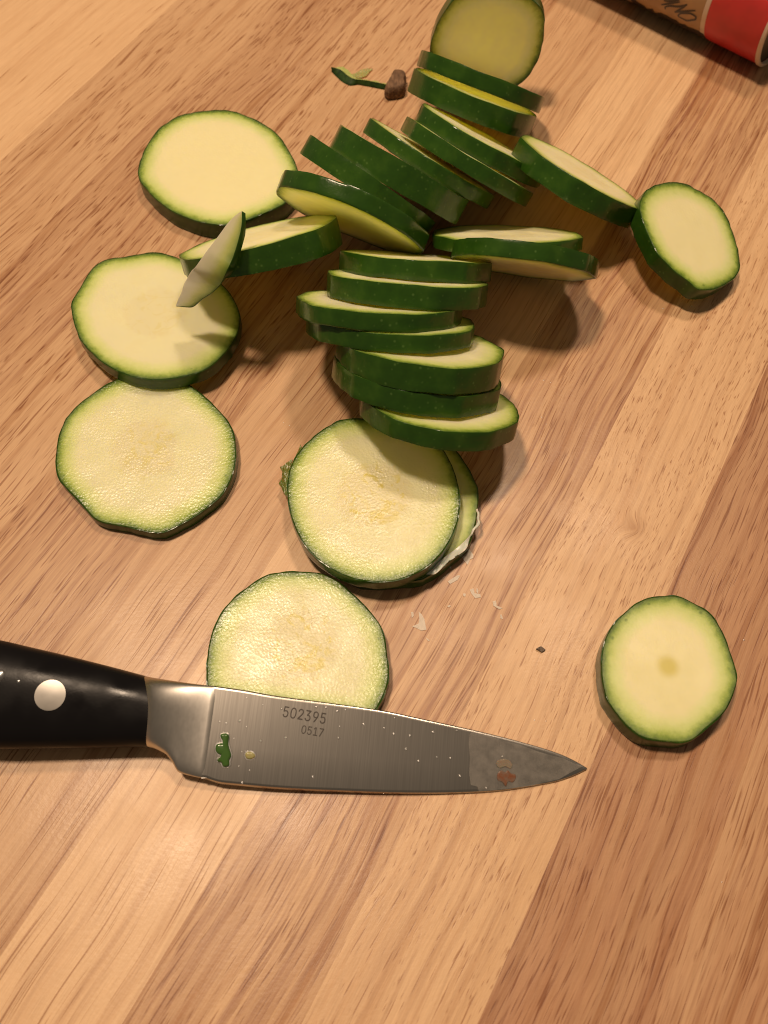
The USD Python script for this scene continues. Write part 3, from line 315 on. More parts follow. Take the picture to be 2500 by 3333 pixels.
sliver_flesh = mat('sliver_flesh', {'e': ('attribute', {'attribute': 'edge'}), 'n': ('noise_texture', {'scale': 300.0}), 't': ('texture_coordinate', {}), 'na': ('math', {'math_type': 'multiply_add', 'value2': 0.25, 'value3': -0.12}), 'ad': ('math', {'math_type': 'add'}),
    'ra': ('rgb_ramp', {'ramp': [(0.0, (0.68, 0.62, 0.46)), (0.35, (0.60, 0.58, 0.33)), (0.62, (0.42, 0.46, 0.11)), (0.85, (0.22, 0.30, 0.045)), (1.0, (0.12, 0.20, 0.025))]}),
    'p': ('principled_bsdf', {'roughness': 0.3, 'subsurface_weight': 0.5, 'subsurface_radius': (1.0, 0.95, 0.8), 'subsurface_scale': 0.0010}), 'tr': ('transparent_bsdf', {}), 'mx': ('mix_closure', {'fac': 0.14})},
    [('t.object', 'n.vector'), ('n.fac', 'na.value1'), ('na.value', 'ad.value1'), ('e.fac', 'ad.value2'), ('ad.value', 'ra.fac'), ('ra.color', 'p.base_color'), ('p.BSDF', 'mx.closure1'), ('tr.BSDF', 'mx.closure2')], 'mx.closure')
ci, co = (np.array(x) for x in DATA['curl'])
o0 = co[7]
X = frame('zucchini_sliver', o0, (1, 0, 0), (0, 1, 0), (0, 0, 1), 'crescent sliver of zucchini draped over the leaning left slice, its skin edge facing right', 'zucchini sliver')
G, nn, T = ribbon(ci - o0, co - o0, lambda s, f: (0.0003 + 0.0014 * f ** 1.5) * np.clip(np.minimum(s, 1 - s) * 9, 0.15, 1), 56, 9)
obj('flesh', strip_mesh(G, nn, T), sliver_flesh, X, smooth=40, prim=None)
gp = X.GetChildren()[0]; pts = np.array(UsdGeom.Mesh(gp).GetPointsAttr().Get())
A_, B_ = G[:, 0], G[:, -1]
from scipy.spatial import cKDTree
ka, kb = cKDTree(A_).query(pts)[0], cKDTree(B_).query(pts)[0]
UsdGeom.PrimvarsAPI(UsdGeom.Mesh(gp)).CreatePrimvar('edge', Sdf.ValueTypeNames.FloatArray, 'vertex').Set(Vt.FloatArray.FromNumpy((ka / np.maximum(ka + kb, 1e-6)).astype(np.float32)))
# skin band on the outer edge of the sliver
E0 = G[:, -1] + nn[:, -1] * 0.00008; out = G[:, -1] - G[:, -2]; out /= np.maximum(np.linalg.norm(out, axis=1, keepdims=True), 1e-9)
E1 = E0 - nn[:, -1] * (T[:, -1] * 1.25 + 0.0003)
Gs = np.stack([E0 + out * 0.00003, (E0 + E1) / 2 + out * 0.00065, E1 + out * 0.0010], 1)
ns = np.repeat(out[:, None], 3, 1)
obj('skin', strip_mesh(Gs, ns, np.full((56, 3, 1), 0.00025)), skin, X, smooth=50)

# offcut strip, pale flap and stem end in the background
def world_strip(lo, hi, z0, z1, th, n=40, mid=4):
    a = np.c_[np.array(hi), np.full(len(hi), z1)]; b = np.c_[np.array(lo), np.full(len(lo), z0)]
    return ribbon(a, b, th, n, mid)
G, nn, T = world_strip(B['strip_lo'], B['strip_hi'], 0.0005, 0.003, lambda s, f: 0.0004 + 0 * s * f)
cen = G.mean((0, 1)); cen[2] = 0
X = frame('peel_offcut', cen, (1, 0, 0), (0, 1, 0), (0, 0, 1), 'thin curved zucchini peel offcut with a pale flap, ending at the brown stem', 'peel offcut')
ss = np.linspace(0, 1, 40)[:, None]
top = G.copy(); wid = np.linalg.norm(G[:, 0] - G[:, -1], axis=1)
lo_, hi_ = G[:, -1], G[:, 0]
if lo_[:, 2].mean() > hi_[:, 2].mean(): lo_, hi_ = hi_, lo_
fz = np.array([0, 0, 1.0])
md = lo_ * 0.5 + hi_ * 0.5; md[:, 2] = 0.0021; lo2 = lo_.copy(); lo2[:, 2] = 0.0003; hi2 = hi_.copy(); hi2[:, 2] = 0.0016
peel_skin = mat('peel_skin', {'t': ('texture_coordinate', {}), 'n': ('noise_texture', {'scale': 600.0}), 'ra': ('rgb_ramp', {'ramp': [(0.35, (0.012, 0.032, 0.005)), (0.7, (0.03, 0.07, 0.010))]}), 'p': ('principled_bsdf', {'roughness': 0.5, 'specular_ior_level': 0.25})}, [('t.object', 'n.vector'), ('n.fac', 'ra.fac'), ('ra.color', 'p.base_color')])
pale = mat('peel_flesh', {'t': ('texture_coordinate', {}), 'n': ('noise_texture', {'scale': 700.0, 'detail': 3.0}), 'ra': ('rgb_ramp', {'ramp': [(0.3, (0.30, 0.37, 0.08)), (0.7, (0.50, 0.52, 0.19))]}), 'p': ('principled_bsdf', {'roughness': 0.45})}, [('t.object', 'n.vector'), ('n.fac', 'ra.fac'), ('ra.color', 'p.base_color')])
def lay(a, b, m=4): return np.stack([a * (1 - f) + b * f for f in np.linspace(0, 1, m)], 1)
nz_ = np.zeros((40, 4, 3)) + np.array([0, -0.5, 0.85])
wob = ((meshkit.fbm(np.c_[np.arange(40) * 0.35, np.zeros(40), np.zeros(40)], 2) - 0.5) * 0.0009)[:, None]
obj('skin', strip_mesh(lay(lo2, md) - cen, nz_, np.full((40, 4, 1), 0.0003)), peel_skin, X, smooth=40)
obj('flesh', strip_mesh(lay(md + fz * 0.00005, hi2 + wob * np.array([0.3, 1, 0.5])) - cen, np.zeros((40, 4, 3)) + fz, np.full((40, 4, 1), 0.0003)), pale, X, smooth=40)
fl = plate(B['lobe'], 0.0003, 0.0005, 0.0006, 9); fl.apply_translation(-cen); obj('flap', fl, white if 0 else mat('peel_flap', {'p': ('principled_bsdf', {'base_color': (0.46, 0.42, 0.15), 'roughness': 0.35, 'subsurface_weight': 0.4, 'subsurface_scale': 0.001}), 'tr': ('transparent_bsdf', {}), 'mx': ('mix_closure', {'fac': 0.3})}, [('p.BSDF', 'mx.closure1'), ('tr.BSDF', 'mx.closure2')], 'mx.closure'), X, smooth=40)
st = np.array(B['stem']); c0 = st.mean(0)
stem_m = mat('dry_stem', {'t': ('texture_coordinate', {}), 'm': ('mapping', {'scale': (900.0, 260.0, 900.0), 'rotation': (0, 0, 0.4)}), 'n': ('noise_texture', {'scale': 1.0, 'detail': 4.0}), 'ra': ('rgb_ramp', {'ramp': [(0.3, (0.07, 0.035, 0.016)), (0.55, (0.16, 0.085, 0.042)), (0.75, (0.26, 0.15, 0.08))]}), 'bp': ('bump', {'strength': 0.8, 'distance': 0.0003}), 'p': ('principled_bsdf', {'roughness': 0.8})},
             [('t.object', 'm.vector'), ('m.vector', 'n.vector'), ('n.fac', 'ra.fac'), ('ra.color', 'p.base_color'), ('n.fac', 'bp.height'), ('bp.normal', 'p.normal')])
X = frame('zucchini_nub', (c0[0], c0[1], 0), (1, 0, 0), (0, 1, 0), (0, 0, 1), 'dry brown cut zucchini stem end beside the back row', 'stem end')
lo = curve((st - c0) * 0.92, 60, 1e-8); rowsv = []
for z, s in ((0.0, 0.93), (0.0012, 1.0), (0.0035, 0.97), (0.0052, 0.88), (0.0060, 0.74)):
    p = lo * s; rowsv.append(np.c_[p * (1 + 0.16 * (meshkit.fbm(np.c_[p * 900, np.full(60, z * 300)], 3)[:, None] - 0.5)), z + 0.0012 * (meshkit.fbm(np.c_[p * 700, np.full(60, 3.3)], 2) - 0.5) * (z > 0)])
V = np.vstack(rowsv + [[[0, 0, 0.0058]], [[0, 0, 0]]]); j = np.arange(60); j2 = (j + 1) % 60; F = []
for k in range(4): F += [np.c_[k * 60 + j, k * 60 + j2, (k + 1) * 60 + j2], np.c_[k * 60 + j, (k + 1) * 60 + j2, (k + 1) * 60 + j]]
F += [np.c_[240 + j, 240 + j2, np.full(60, 300)], np.c_[j2, j, np.full(60, 301)]]
obj('stem_wood', (V, np.vstack(F)), stem_m, X, smooth=30)
rg = np.random.default_rng(8); fz = []
for k in range(11):
    ang = rg.uniform(-0.9, 1.3); e = lo[np.argmin(abs(np.arctan2(lo[:, 1], lo[:, 0]) - ang))]; l = rg.uniform(0.0008, 0.002)
    c = trimesh.creation.cone(0.00022, l, sections=5); dd = np.r_[e / np.linalg.norm(e), 0.25]; c.apply_transform(trimesh.geometry.align_vectors((0, 0, 1), dd)); c.apply_translation(np.r_[e * 0.96, rg.uniform(0.001, 0.0045)]); fz.append(c)
obj('frayed_fibre', trimesh.util.concatenate(fz), stem_m, X, smooth=False)

# ------------------------------------------------------------------ flakes, crumbs, specks
FL = ['largest white scrap, shaped like a forked tooth, below the stacked wet slices', 'small upright white scrap just left of the largest forked scrap', 'slanting pale smear of scrap close below the edge of the stacked slices', 'curled white scrap in the middle of the scraps, brightest one', 'thin white sliver of scrap touching the brightest curled scrap',
      'bent white scrap at the right end of the scraps', 'small pale scrap just below the bent right end scrap', 'dull shaded scrap beneath the white membrane of the stacked slices', 'tiny oval white scrap between the largest and the brightest scraps', 'tiny square scrap left of the brightest curled scrap', 'thin pale scrap below the largest forked scrap', 'thin upright scrap in the shadow just under the membrane']
for i, o in enumerate(B['flakes']):
    tag(obj('white_flake', plate(o, 0.00005, 0.00015, 0.0003, i), white, smooth=40), FL[i], 'white scrap', 'white scraps below the stacked slices')
brown = mat('crumb_brown', {'p': ('principled_bsdf', {'base_color': (0.14, 0.10, 0.07), 'roughness': 0.7})}, [])
tag(obj('crumb', plate(B['crumb'], 0.0, 0.0008, 0.0008, 4), brown, smooth=40), 'tiny grey brown crumb on the pale board left of the end slice', 'crumb')
water = mat('water', {'g': ('glossy_bsdf', {'color': (0.95, 0.95, 0.95), 'roughness': 0.30}), 't': ('transparent_bsdf', {}), 'm': ('mix_closure', {'fac': 0.66})}, [('g.BSDF', 'm.closure1'), ('t.BSDF', 'm.closure2')], 'm.closure')
def drop(x, y, z, r, fl=0.5, rg=None):
    s = trimesh.creation.icosphere(3, r); s.apply_scale((1 + 0.2 * rg.random(), 1 + 0.2 * rg.random(), fl)); s.apply_translation((x, y, z)); return s
rg = np.random.default_rng(3)
tag(obj('water_specks', trimesh.util.concatenate([drop(x, y, 0.00005, rg.uniform(0.00014, 0.00028), 0.5, rg) for x, y in B['specks']]), water, smooth=True), 'tiny clear wet specks scattered over the wooden boards', 'water specks', None, 'stuff')

# ------------------------------------------------------------------ knife
K = DATA['K']
knife = frame('paring_knife', K['o'], K['x'], K['y'], K['z'], 'steel paring knife with black riveted handle lying across the front of the table', 'knife')
steel_nodes = lambda rough, base, stretch, bs=0.05: ({'t': ('texture_coordinate', {}), 'm': ('mapping', {'scale': stretch}), 'n': ('noise_texture', {'scale': 1.0, 'detail': 3.0, 'roughness': 0.6}), 'r': ('map_range', {'from_min': 0.3, 'from_max': 0.7, 'to_min': rough - 0.012, 'to_max': rough + 0.015, 'clamp': True}),
    'n2': ('noise_texture', {'scale': 60.0, 'detail': 3.0}), 'r2': ('map_range', {'from_min': 0.3, 'from_max': 0.7, 'to_min': 0.97, 'to_max': 1.02, 'clamp': True}), 'c': ('mix', {'mix_type': 'multiply', 'fac': 1.0, 'color1': base}),
    'bp': ('bump', {'strength': bs, 'distance': 0.00003}), 'p': ('principled_bsdf', {'metallic': 1.0})},
    [('t.object', 'm.vector'), ('m.vector', 'n.vector'), ('n.fac', 'r.value'), ('r.result', 'p.roughness'), ('n.fac', 'bp.height'), ('bp.normal', 'p.normal'), ('t.object', 'n2.vector'), ('n2.fac', 'r2.value'), ('r2.result', 'c.color2'), ('c.color', 'p.base_color')])
steel = mat('brushed_steel', *steel_nodes(0.24, (0.47, 0.44, 0.405), (2600.0, 40.0, 40.0), 0.025))
steel2 = mat('bolster_steel', *steel_nodes(0.34, (0.55, 0.52, 0.48), (900.0, 500.0, 900.0), 0.03))
def pf(pts):
    p = np.array(sorted(tuple(q) for q in pts)); return PchipInterpolator(p[:, 0], p[:, 1])
sp, ed = pf(K['spine']), pf(K['edge'])
ht, hb = pf([(-0.315, 0.009), (-0.30, 0.0215), (-0.26, 0.0262), (-0.21, 0.0232)] + K['htop']), pf([(-0.315, 0.004), (-0.30, -0.011), (-0.26, -0.0125), (-0.21, -0.0105)] + K['hbot'])
HB = 0.0011
xs = np.r_[np.linspace(-0.1062, -0.02, 60), np.linspace(-0.019, -0.0004, 40), [-0.00005]]
rows = []
for x in xs:
    ys, ye = float(sp(x)), float(ed(x)) if x > -0.105 else float(ed(-0.105)); w = max(ys - ye, 0.00003)
    h = HB * np.clip(0.30 + 0.7 * (-x / 0.09), 0.25, 1.0); bw = min(0.0011, w * 0.25); cw = min(0.00050, w * 0.15)
    k = np.clip((x + 0.1062) / 0.0035, 0, 1)              # heel: the cutting bevel fades in
    ze = -HB * (0.25 + 0.75 * k) if k < 1 else -HB
    up_ = [(ye, ze), (ye + bw * 0.4, -HB + (h - 0.00003) * 0.62), (ye + bw, -HB + h - 0.00004), (ye + w * 0.4, -HB + h), (ys - cw * 1.9, -HB + h), (ys - cw * 1.0, -HB + h - 0.00006), (ys - cw * 0.30, -HB + h - 0.00016), (ys, -HB + h * 0.45)]
    dn = [(y, -2 * HB - z) for y, z in up_[::-1]][0:-1]
    rows.append([(x, y, z) for y, z in up_ + dn])
def loft(rows):
    R = np.array(rows); n, m, _ = R.shape; V = R.reshape(-1, 3); F = []; j = np.arange(m); j2 = (j + 1) % m
    for i in range(n - 1): F += [np.c_[i * m + j, (i + 1) * m + j, (i + 1) * m + j2], np.c_[i * m + j, (i + 1) * m + j2, i * m + j2]]
    V = np.vstack([V, R[0].mean(0), R[-1].mean(0)]); a = n * m
    F += [np.c_[j, j2, np.full(m, a)], np.c_[(n - 1) * m + j2, (n - 1) * m + j, np.full(m, a + 1)]]
    t = trimesh.Trimesh(V, np.vstack(F), process=False); t.fix_normals(); return t
obj('blade', loft(rows), steel, knife, smooth=22)
jt = np.array(K['joint']); jf = PchipInterpolator(*jt[np.argsort(jt[:, 1])][:, ::-1].T)
jx = lambda y: jf(np.clip(y, jt[:, 1].min(), jt[:, 1].max()))
th = np.linspace(0, 2 * np.pi, 72, endpoint=False)
def section(x, yt, yb, h, e, xj=None, e2=None):
    c, s = np.cos(th), np.sin(th); y = (yt + yb) / 2 + (yt - yb) / 2 * np.sign(c) * abs(c) ** (2 / e); z = -HB + h * np.sign(s) * abs(s) ** (2 / (e2 or e))
    return np.c_[np.full(72, x), y, z]
# bolster: from the curved joint to the heel of the blade, thinning smoothly
rows = []
for q in np.linspace(0, 1, 26):
    x0 = -0.1218 + q * (-0.1056 + 0.1218); xx = min(x0, -0.1050)
    yt, yb = float(ht(xx)), float(hb(max(xx, -0.1218)))
    h = 0.0012 + (0.0071 - 0.0012) * (1 - q ** 0.75) ** 1.5 + 0.0002 * (q < 0.98)
    S_ = section(x0, yt - 0.0001, yb + 0.0001, h, 2.7 + 1.2 * q); S_[:, 0] += (jx(S_[:, 1]) + 0.1218) * (1 - q) ** 1.3; rows.append(S_)
obj('bolster', loft(rows), steel2, knife, smooth=60)
black = mat('black_handle', {'t': ('texture_coordinate', {}), 'n': ('noise_texture', {'scale': 90.0, 'detail': 4.0}), 'r': ('map_range', {'from_min': 0.35, 'from_max': 0.7, 'to_min': 0.16, 'to_max': 0.42, 'clamp': True}), 'nb': ('noise_texture', {'scale': 1400.0, 'detail': 2.0}), 'bp': ('bump', {'strength': 0.25, 'distance': 0.00005}), 'p': ('principled_bsdf', {'base_color': (0.007, 0.0065, 0.007), 'specular_ior_level': 0.08})},
            [('t.object', 'n.vector'), ('n.fac', 'r.value'), ('r.result', 'p.roughness'), ('t.object', 'nb.vector'), ('nb.fac', 'bp.height'), ('bp.normal', 'p.normal')])
rows = []
for q in np.linspace(0, 1, 70):
    x0 = -0.313 + q * (-0.1218 + 0.313); yt, yb = float(ht(x0)), float(hb(x0))
    h = 0.0073 + 0.0030 * np.clip((-0.14 - x0) / 0.1, 0, 1)
    if x0 < -0.295: h *= math.sqrt(max(0.05, 1 - ((-0.295 - x0) / 0.02) ** 2))
    S_ = section(x0, yt, yb, h, 2.6); S_[:, 0] += (jx(S_[:, 1]) + 0.1218 - 0.00003) * np.clip(1 - (-0.1218 - x0) / 0.03, 0, 1) ** 2; rows.append(S_)
obj('handle', loft(rows), black, knife, smooth=60)
def handle_top(x, y):
    yt, yb = float(ht(x)), float(hb(x)); h = 0.0073 + 0.0030 * np.clip((-0.14 - x) / 0.1, 0, 1); c = abs((y - (yt + yb) / 2) / ((yt - yb) / 2))
    return -HB + h * max(1 - c ** 2.6, 0) ** (1 / 2.6)
rivet_m = mat('rivet_steel', *steel_nodes(0.36, (0.20, 0.19, 0.175), (500.0, 500.0, 500.0), 0.02))
rr = K['rivet'][1][0] - K['rivet'][0][0]
for (rx, ry) in (K['rivet'][0], (K['rivet'][0][0] - 0.055, K['rivet'][0][1] + 0.001), (K['rivet'][0][0] - 0.11, K['rivet'][0][1] + 0.001)):
    V = [(rx, ry, handle_top(rx, ry) + 0.00012)]; nr = 40; F = []
    for k, f in enumerate((0.5, 0.9, 0.985, 1.0)):
        for a in np.arange(nr) / nr * 2 * np.pi:
            x, y = rx + rr * f * math.cos(a), ry + rr * f * math.sin(a); V.append((x, y, handle_top(x, y) + (0.00012 if f < 0.99 else -0.0006)))
    j = np.arange(nr); j2 = (j + 1) % nr; F = [np.c_[np.zeros(nr, int), 1 + j, 1 + j2]]
    for k in range(3): F += [np.c_[1 + k * nr + j, 1 + (k + 1) * nr + j, 1 + (k + 1) * nr + j2], np.c_[1 + k * nr + j, 1 + (k + 1) * nr + j2, 1 + k * nr + j2]]
    obj('rivet', (np.array(V), np.vstack(F)), rivet_m, knife, smooth=40)
# the tang: thin steel strip along the spine and belly of the handle
ink = mat('engraving', {'p': ('principled_bsdf', {'base_color': (0.045, 0.035, 0.028), 'roughness': 0.6})}, [])
for txt, (p0, p1) in (('502395', K['txt1']), ('0517', K['txt2'])):
    m = meshkit.text_mesh(txt, 1.0, 0.02); w = m.bounds[1, 0] - m.bounds[0, 0]; d = np.subtract(p1, p0); L = np.hypot(*d); hgt = {'502395': 0.00295, '0517': 0.00225}[txt]
    m.apply_translation(-m.bounds[0]); m.apply_scale((L / w, hgt / 1.0, 0.0008)); m.apply_transform(trimesh.transformations.rotation_matrix(math.atan2(d[1], d[0]), (0, 0, 1))); 
    m.apply_translation((p0[0], p0[1], 0.00001)); obj('engraved_number', m, ink, knife, smooth=False)
# things on the blade
def on_blade(name, label, cat, kind=None):
    return dict(name=name, label=label, cat=cat, kind=kind)
KX, KY, KZ, KO = (np.array(K[a]) for a in 'xyzo')
def to_world(m):
    v = np.asarray(m.vertices); m.vertices = KO + v[:, :1] * KX + v[:, 1:2] * KY + v[:, 2:] * KZ; return m
green = mat('wet_green_bit', {'p': ('principled_bsdf', {'base_color': (0.045, 0.11, 0.018), 'roughness': 0.18, 'coat_weight': 0.6, 'coat_roughness': 0.05})}, [])
def blob(out, z, h, n=5):
    """a rounded wet bit: outline shrunk as it rises"""
    from shapely.geometry import Polygon
    c = curve(out, 90, 1e-9); g = Polygon(c).buffer(0); layers = []
    ctr = c.mean(0)
    V, F, M = [], [], 90
    nx = np.roll(c, -1, 0) - np.roll(c, 1, 0); nx = np.stack([nx[:, 1], -nx[:, 0]], 1); nx /= np.maximum(np.linalg.norm(nx, axis=1, keepdims=True), 1e-9)
    for k in range(n):
        f = k / (n - 1); V.append(np.c_[c - nx * h * 0.9 * (1 - math.cos(f * 1.4)), np.full(M, z + h * math.sin(f * 1.45))])
    m = trimesh.creation.extrude_polygon(g, h * 0.4, engine='earcut')
    V = np.vstack(V); j = np.arange(M); j2 = (j + 1) % M
    for k in range(n - 1): F += [np.c_[k * M + j, k * M + j2, (k + 1) * M + j2], np.c_[k * M + j, (k + 1) * M + j2, (k + 1) * M + j]]
    tv, tf = trimesh.creation.triangulate_polygon(Polygon(V[-M:, :2]), engine='earcut') if Polygon(V[-M:, :2]).is_valid else (None, None)
    if tv is None:
        V = np.vstack([V, np.r_[V[-M:, :2].mean(0), z + h]]); F.append(np.c_[(n - 1) * M + j, (n - 1) * M + j2, np.full(M, n * M)])
    else:
        b = len(V); V = np.vstack([V, np.c_[tv, np.full(len(tv), V[-1, 2])]]); F.append(np.asarray(tf) + b)
    return trimesh.Trimesh(V, np.vstack(F), process=False)
wetf = mat('water_rim', {'g': ('glossy_bsdf', {'color': (0.95, 0.95, 0.95), 'roughness': 0.16}), 't': ('transparent_bsdf', {}), 'm': ('mix_closure', {'fac': 0.72})}, [('g.BSDF', 'm.closure1'), ('t.BSDF', 'm.closure2')], 'm.closure')
def grow(o, d):
    from shapely.geometry import Polygon
    return np.array(Polygon(o).buffer(0).buffer(d).exterior.coords)[:-1]
tag(obj('green_peel_bit', to_world(blob(K['shred'], 0.0, 0.0010)), green, smooth=40), 'wet jagged green peel bit stuck to the knife blade near the bolster', 'peel bit')
yel = mat('wet_yellow_bit', {'p': ('principled_bsdf', {'base_color': (0.34, 0.30, 0.12), 'roughness': 0.2, 'coat_weight': 0.5, 'coat_roughness': 0.05, 'subsurface_weight': 0.3, 'subsurface_scale': 0.0006})}, [])
tag(obj('flesh_bit', to_world(blob(K['bit'], 0.0, 0.0007)), yel, smooth=40), 'tiny pale yellow flesh bit on the blade beside the green peel bit', 'flesh bit')
rg = np.random.default_rng(12)
dr = [blob(grow(K['shred'], 0.00035), -0.00002, 0.00030), blob(grow(K['bit'], 0.0003), -0.00002, 0.00022)]
dr += [drop(x, y, -0.00003, rg.uniform(0.00016, 0.00034), 0.6, rg) for x, y in K['drops'] if y > float(ed(x)) + 0.0002]
dr += [drop(x, y, handle_top(x, y) - 0.0001, r, 0.55, rg) for x, y, r in ((K['rivet2'][0][0] + 0.001, K['rivet2'][0][1], 0.0013), (K['rivet2'][0][0] + 0.0062, K['rivet2'][0][1] - 0.0012, 0.0006), (K['rivet2'][0][0] + 0.0005, K['rivet2'][0][1] - 0.0018, 0.0009))]
tag(obj('water_droplets', to_world(trimesh.util.concatenate(dr)), water, smooth=True), 'small clear water droplets beaded on the knife blade and handle', 'water droplets', None, 'stuff')
film = mat('dried_film', {'t': ('texture_coordinate', {}), 'n': ('noise_texture', {'scale': 330.0, 'detail': 5.0, 'distortion': 0.3}), 'bp': ('bump', {'strength': 0.25, 'distance': 0.0002}), 'p': ('principled_bsdf', {'base_color': (0.34, 0.32, 0.29), 'roughness': 0.32}), 'tr': ('transparent_bsdf', {}), 'f': ('map_range', {'from_min': 0.3, 'from_max': 0.7, 'to_min': 0.72, 'to_max': 0.92, 'clamp': True}), 'mx': ('mix_closure', {})},
           [('t.object', 'n.vector'), ('n.fac', 'bp.height'), ('bp.normal', 'p.normal'), ('n.fac', 'f.value'), ('f.result', 'mx.fac'), ('p.BSDF', 'mx.closure1'), ('tr.BSDF', 'mx.closure2')], 'mx.closure')
tag(obj('starch_smear', to_world(plate(K['film'], 0.00003, 0.00006, 0.0002, 2)), film, smooth=40), 'greyish dried starchy smear covering the tip of the knife blade', 'smear')
rust = mat('orange_scrap', {'t': ('texture_coordinate', {}), 'n': ('noise_texture', {'scale': 900.0, 'detail': 3.0}), 'ra': ('rgb_ramp', {'ramp': [(0.35, (0.20, 0.07, 0.03)), (0.65, (0.28, 0.15, 0.09))]}), 'p': ('principled_bsdf', {'roughness': 0.25}), 'tr': ('transparent_bsdf', {}), 'f': ('map_range', {'from_min': 0.35, 'from_max': 0.65, 'to_min': 0.15, 'to_max': 0.6, 'clamp': True}), 'mx': ('mix_closure', {})}, [('t.object', 'n.vector'), ('n.fac', 'ra.fac'), ('ra.color', 'p.base_color'), ('n.fac', 'f.value'), ('f.result', 'mx.fac'), ('p.BSDF', 'mx.closure1'), ('tr.BSDF', 'mx.closure2')], 'mx.closure')
tag(obj('orange_scrap', to_world(blob(K['rust'], 0.00008, 0.00035)), rust, smooth=40), 'small orange brown food scrap on the smeared blade tip', 'food scrap')
tan_ = mat('tan_scrap', {'p': ('principled_bsdf', {'base_color': (0.32, 0.24, 0.17), 'roughness': 0.22, 'subsurface_weight': 0.3, 'subsurface_scale': 0.0006}), 'tr': ('transparent_bsdf', {}), 'mx': ('mix_closure', {'fac': 0.35})}, [('p.BSDF', 'mx.closure1'), ('tr.BSDF', 'mx.closure2')], 'mx.closure')
tag(obj('tan_scrap', to_world(blob(K['rust2'], 0.00006, 0.0003)), tan_, smooth=40), 'translucent tan food scrap just above the orange scrap on the blade', 'food scrap')

# ------------------------------------------------------------------ carton tube at the upper right
Cn = DATA['cont']; R = Cn['R']; ph = Cn['ph']; Cn['s1'] += 0.0022; ax = np.array([math.cos(ph), math.sin(ph), 0]); pn = np.array([-math.sin(ph), math.cos(ph), 0]); L1 = Cn['s1']; L0 = L1 - 0.17
tube = frame('food_tube', pn * Cn['d'] + np.array([0, 0, R]), ax, pn, (0, 0, 1), 'tan and red cardboard food tube lying on its side at the upper right corner', 'food tube')
def cyl_patch(s0, s1, a0, a1, r, n=64, ns=2):
    S_, A_ = np.meshgrid(np.linspace(s0, s1, ns), np.linspace(a0, a1, n), indexing='ij'); V = np.stack([S_, r * np.sin(A_), r * np.cos(A_)], -1).reshape(-1, 3); F = []
    for i in range(ns - 1):
        for j in range(n - 1): F += [(i * n + j, (i + 1) * n + j, (i + 1) * n + j + 1), (i * n + j, (i + 1) * n + j + 1, i * n + j + 1)]
    return V, np.array(F)
def ring(s0, s1, r, t=0.0006, n=128, cap=False):
    prof = [(s0, r - t), (s0, r), (s1 - 0.0002, r), (s1, r - 0.0002), (s1, r - t)]; V = []
    for s, q in prof:
        a = np.arange(n) / n * 2 * np.pi; V.append(np.c_[np.full(n, s), q * np.sin(a), q * np.cos(a)])
    m = len(prof); F = []; j = np.arange(n); j2 = (j + 1) % n
    for k in range(m):
        a, b = k * n, ((k + 1) % m) * n; F += [np.c_[a + j, a + j2, b + j2], np.c_[a + j, b + j2, b + j]]
    t_ = trimesh.Trimesh(np.vstack(V), np.vstack(F), process=False); t_.fix_normals(); return t_
def paper(name, col, rough=0.45, var=0.12):
    return mat(name, {'t': ('texture_coordinate', {}), 'n': ('noise_texture', {'scale': 120.0, 'detail': 4.0}), 'r': ('map_range', {'from_min': 0.3, 'from_max': 0.7, 'to_min': 1 - var, 'to_max': 1 + var, 'clamp': True}), 'c': ('mix', {'mix_type': 'multiply', 'fac': 1.0, 'color1': col}), 'p': ('principled_bsdf', {'roughness': rough})},
               [('t.object', 'n.vector'), ('n.fac', 'r.value'), ('r.result', 'c.color2'), ('c.color', 'p.base_color')])
pt, prd, pw, pk = paper('label_tan', (0.36, 0.205, 0.095)), paper('label_red', (0.50, 0.026, 0.026), 0.45), paper('label_white', (0.60, 0.46, 0.36)), paper('label_dark', (0.035, 0.018, 0.010))
s0 = Cn['s0']
obj('label_panel', ring(L0, s0 - 0.0011, R), pt, tube); obj('white_line', ring(s0 - 0.0011, s0 + 0.0011, R + 0.00005), pw, tube); obj('red_band', ring(s0 + 0.0011, L1 - 0.0016, R), prd, tube)
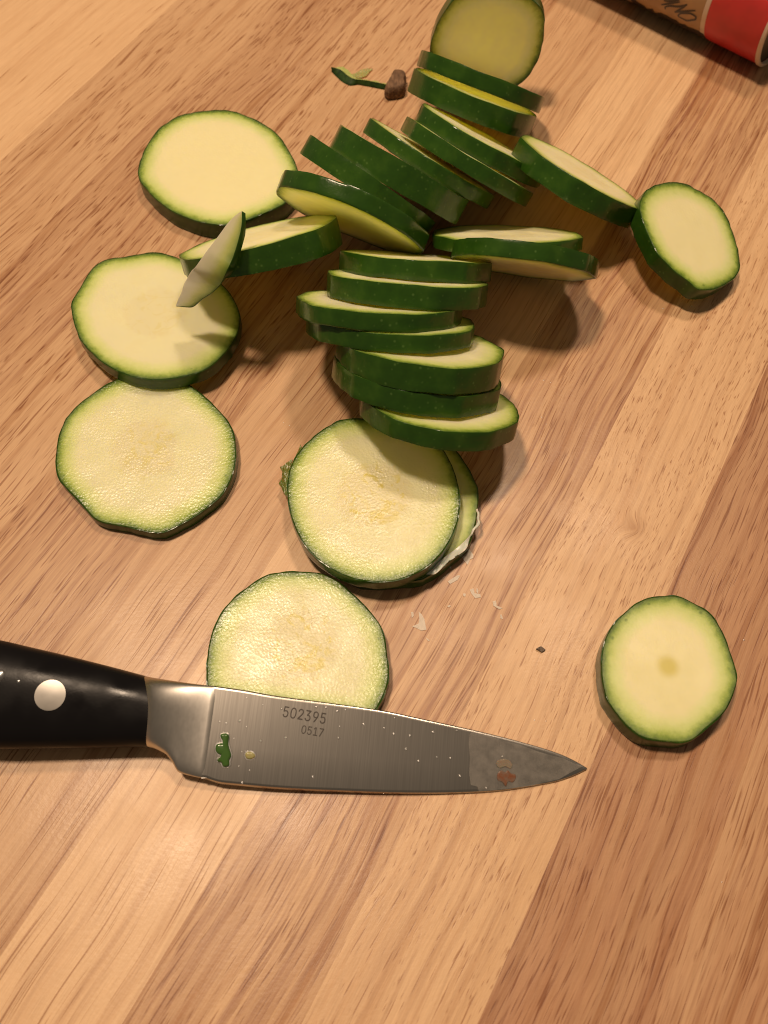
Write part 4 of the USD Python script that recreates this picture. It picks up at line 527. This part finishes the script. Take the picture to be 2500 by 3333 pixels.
obj('rim', ring(L1 - 0.0016, L1, R + 0.0004, 0.0014), pw, tube); obj('rim', ring(L0 - 0.0016, L0, R + 0.0004, 0.0014), pw, tube)
cap = trimesh.creation.cylinder(R - 0.0008, 0.001, sections=96); cap.apply_transform(trimesh.transformations.rotation_matrix(math.pi / 2, (0, 1, 0)))
e1 = cap.copy(); e1.apply_translation((L1 - 0.0025, 0, 0)); obj('end_disc', e1, pk, tube, smooth=False); e2 = cap.copy(); e2.apply_translation((L0 + 0.001, 0, 0)); obj('end_disc', e2, pt, tube, smooth=False)
# dark printed strip with a ragged edge along the underside, and the handwritten lettering
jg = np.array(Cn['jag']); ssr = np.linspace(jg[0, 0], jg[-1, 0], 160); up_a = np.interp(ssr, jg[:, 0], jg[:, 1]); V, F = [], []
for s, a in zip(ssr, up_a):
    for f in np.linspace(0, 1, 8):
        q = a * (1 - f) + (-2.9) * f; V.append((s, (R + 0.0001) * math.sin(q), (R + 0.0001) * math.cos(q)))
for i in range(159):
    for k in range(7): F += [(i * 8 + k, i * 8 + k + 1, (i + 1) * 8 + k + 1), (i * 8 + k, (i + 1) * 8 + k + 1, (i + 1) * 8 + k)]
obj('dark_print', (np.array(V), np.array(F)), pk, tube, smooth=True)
for stq in Cn['strokes']:
    p = np.array(stq); s = np.r_[0, np.cumsum(np.hypot(np.diff(p[:, 0]), R * np.diff(p[:, 1])))]; q = PchipInterpolator(s, p)(np.linspace(0, s[-1], 40)); q2 = np.c_[q[:, 0], R * q[:, 1]]
    d = np.gradient(q2, axis=0); n_ = np.c_[-d[:, 1], d[:, 0]]; n_ /= np.linalg.norm(n_, axis=1)[:, None]; w = 0.00042 * (0.75 + 0.35 * np.sin(np.linspace(0, 3.1, 40)))[:, None]
    V = []
    for e in (q2 + n_ * w, q2 - n_ * w): V.append(np.c_[e[:, 0], (R + 0.00012) * np.sin(e[:, 1] / R), (R + 0.00012) * np.cos(e[:, 1] / R)])
    V = np.vstack(V); i = np.arange(39); obj('lettering', (V, np.vstack([np.c_[i, i + 1, 40 + i + 1], np.c_[i, 40 + i + 1, 40 + i]])), pk, tube, smooth=True)
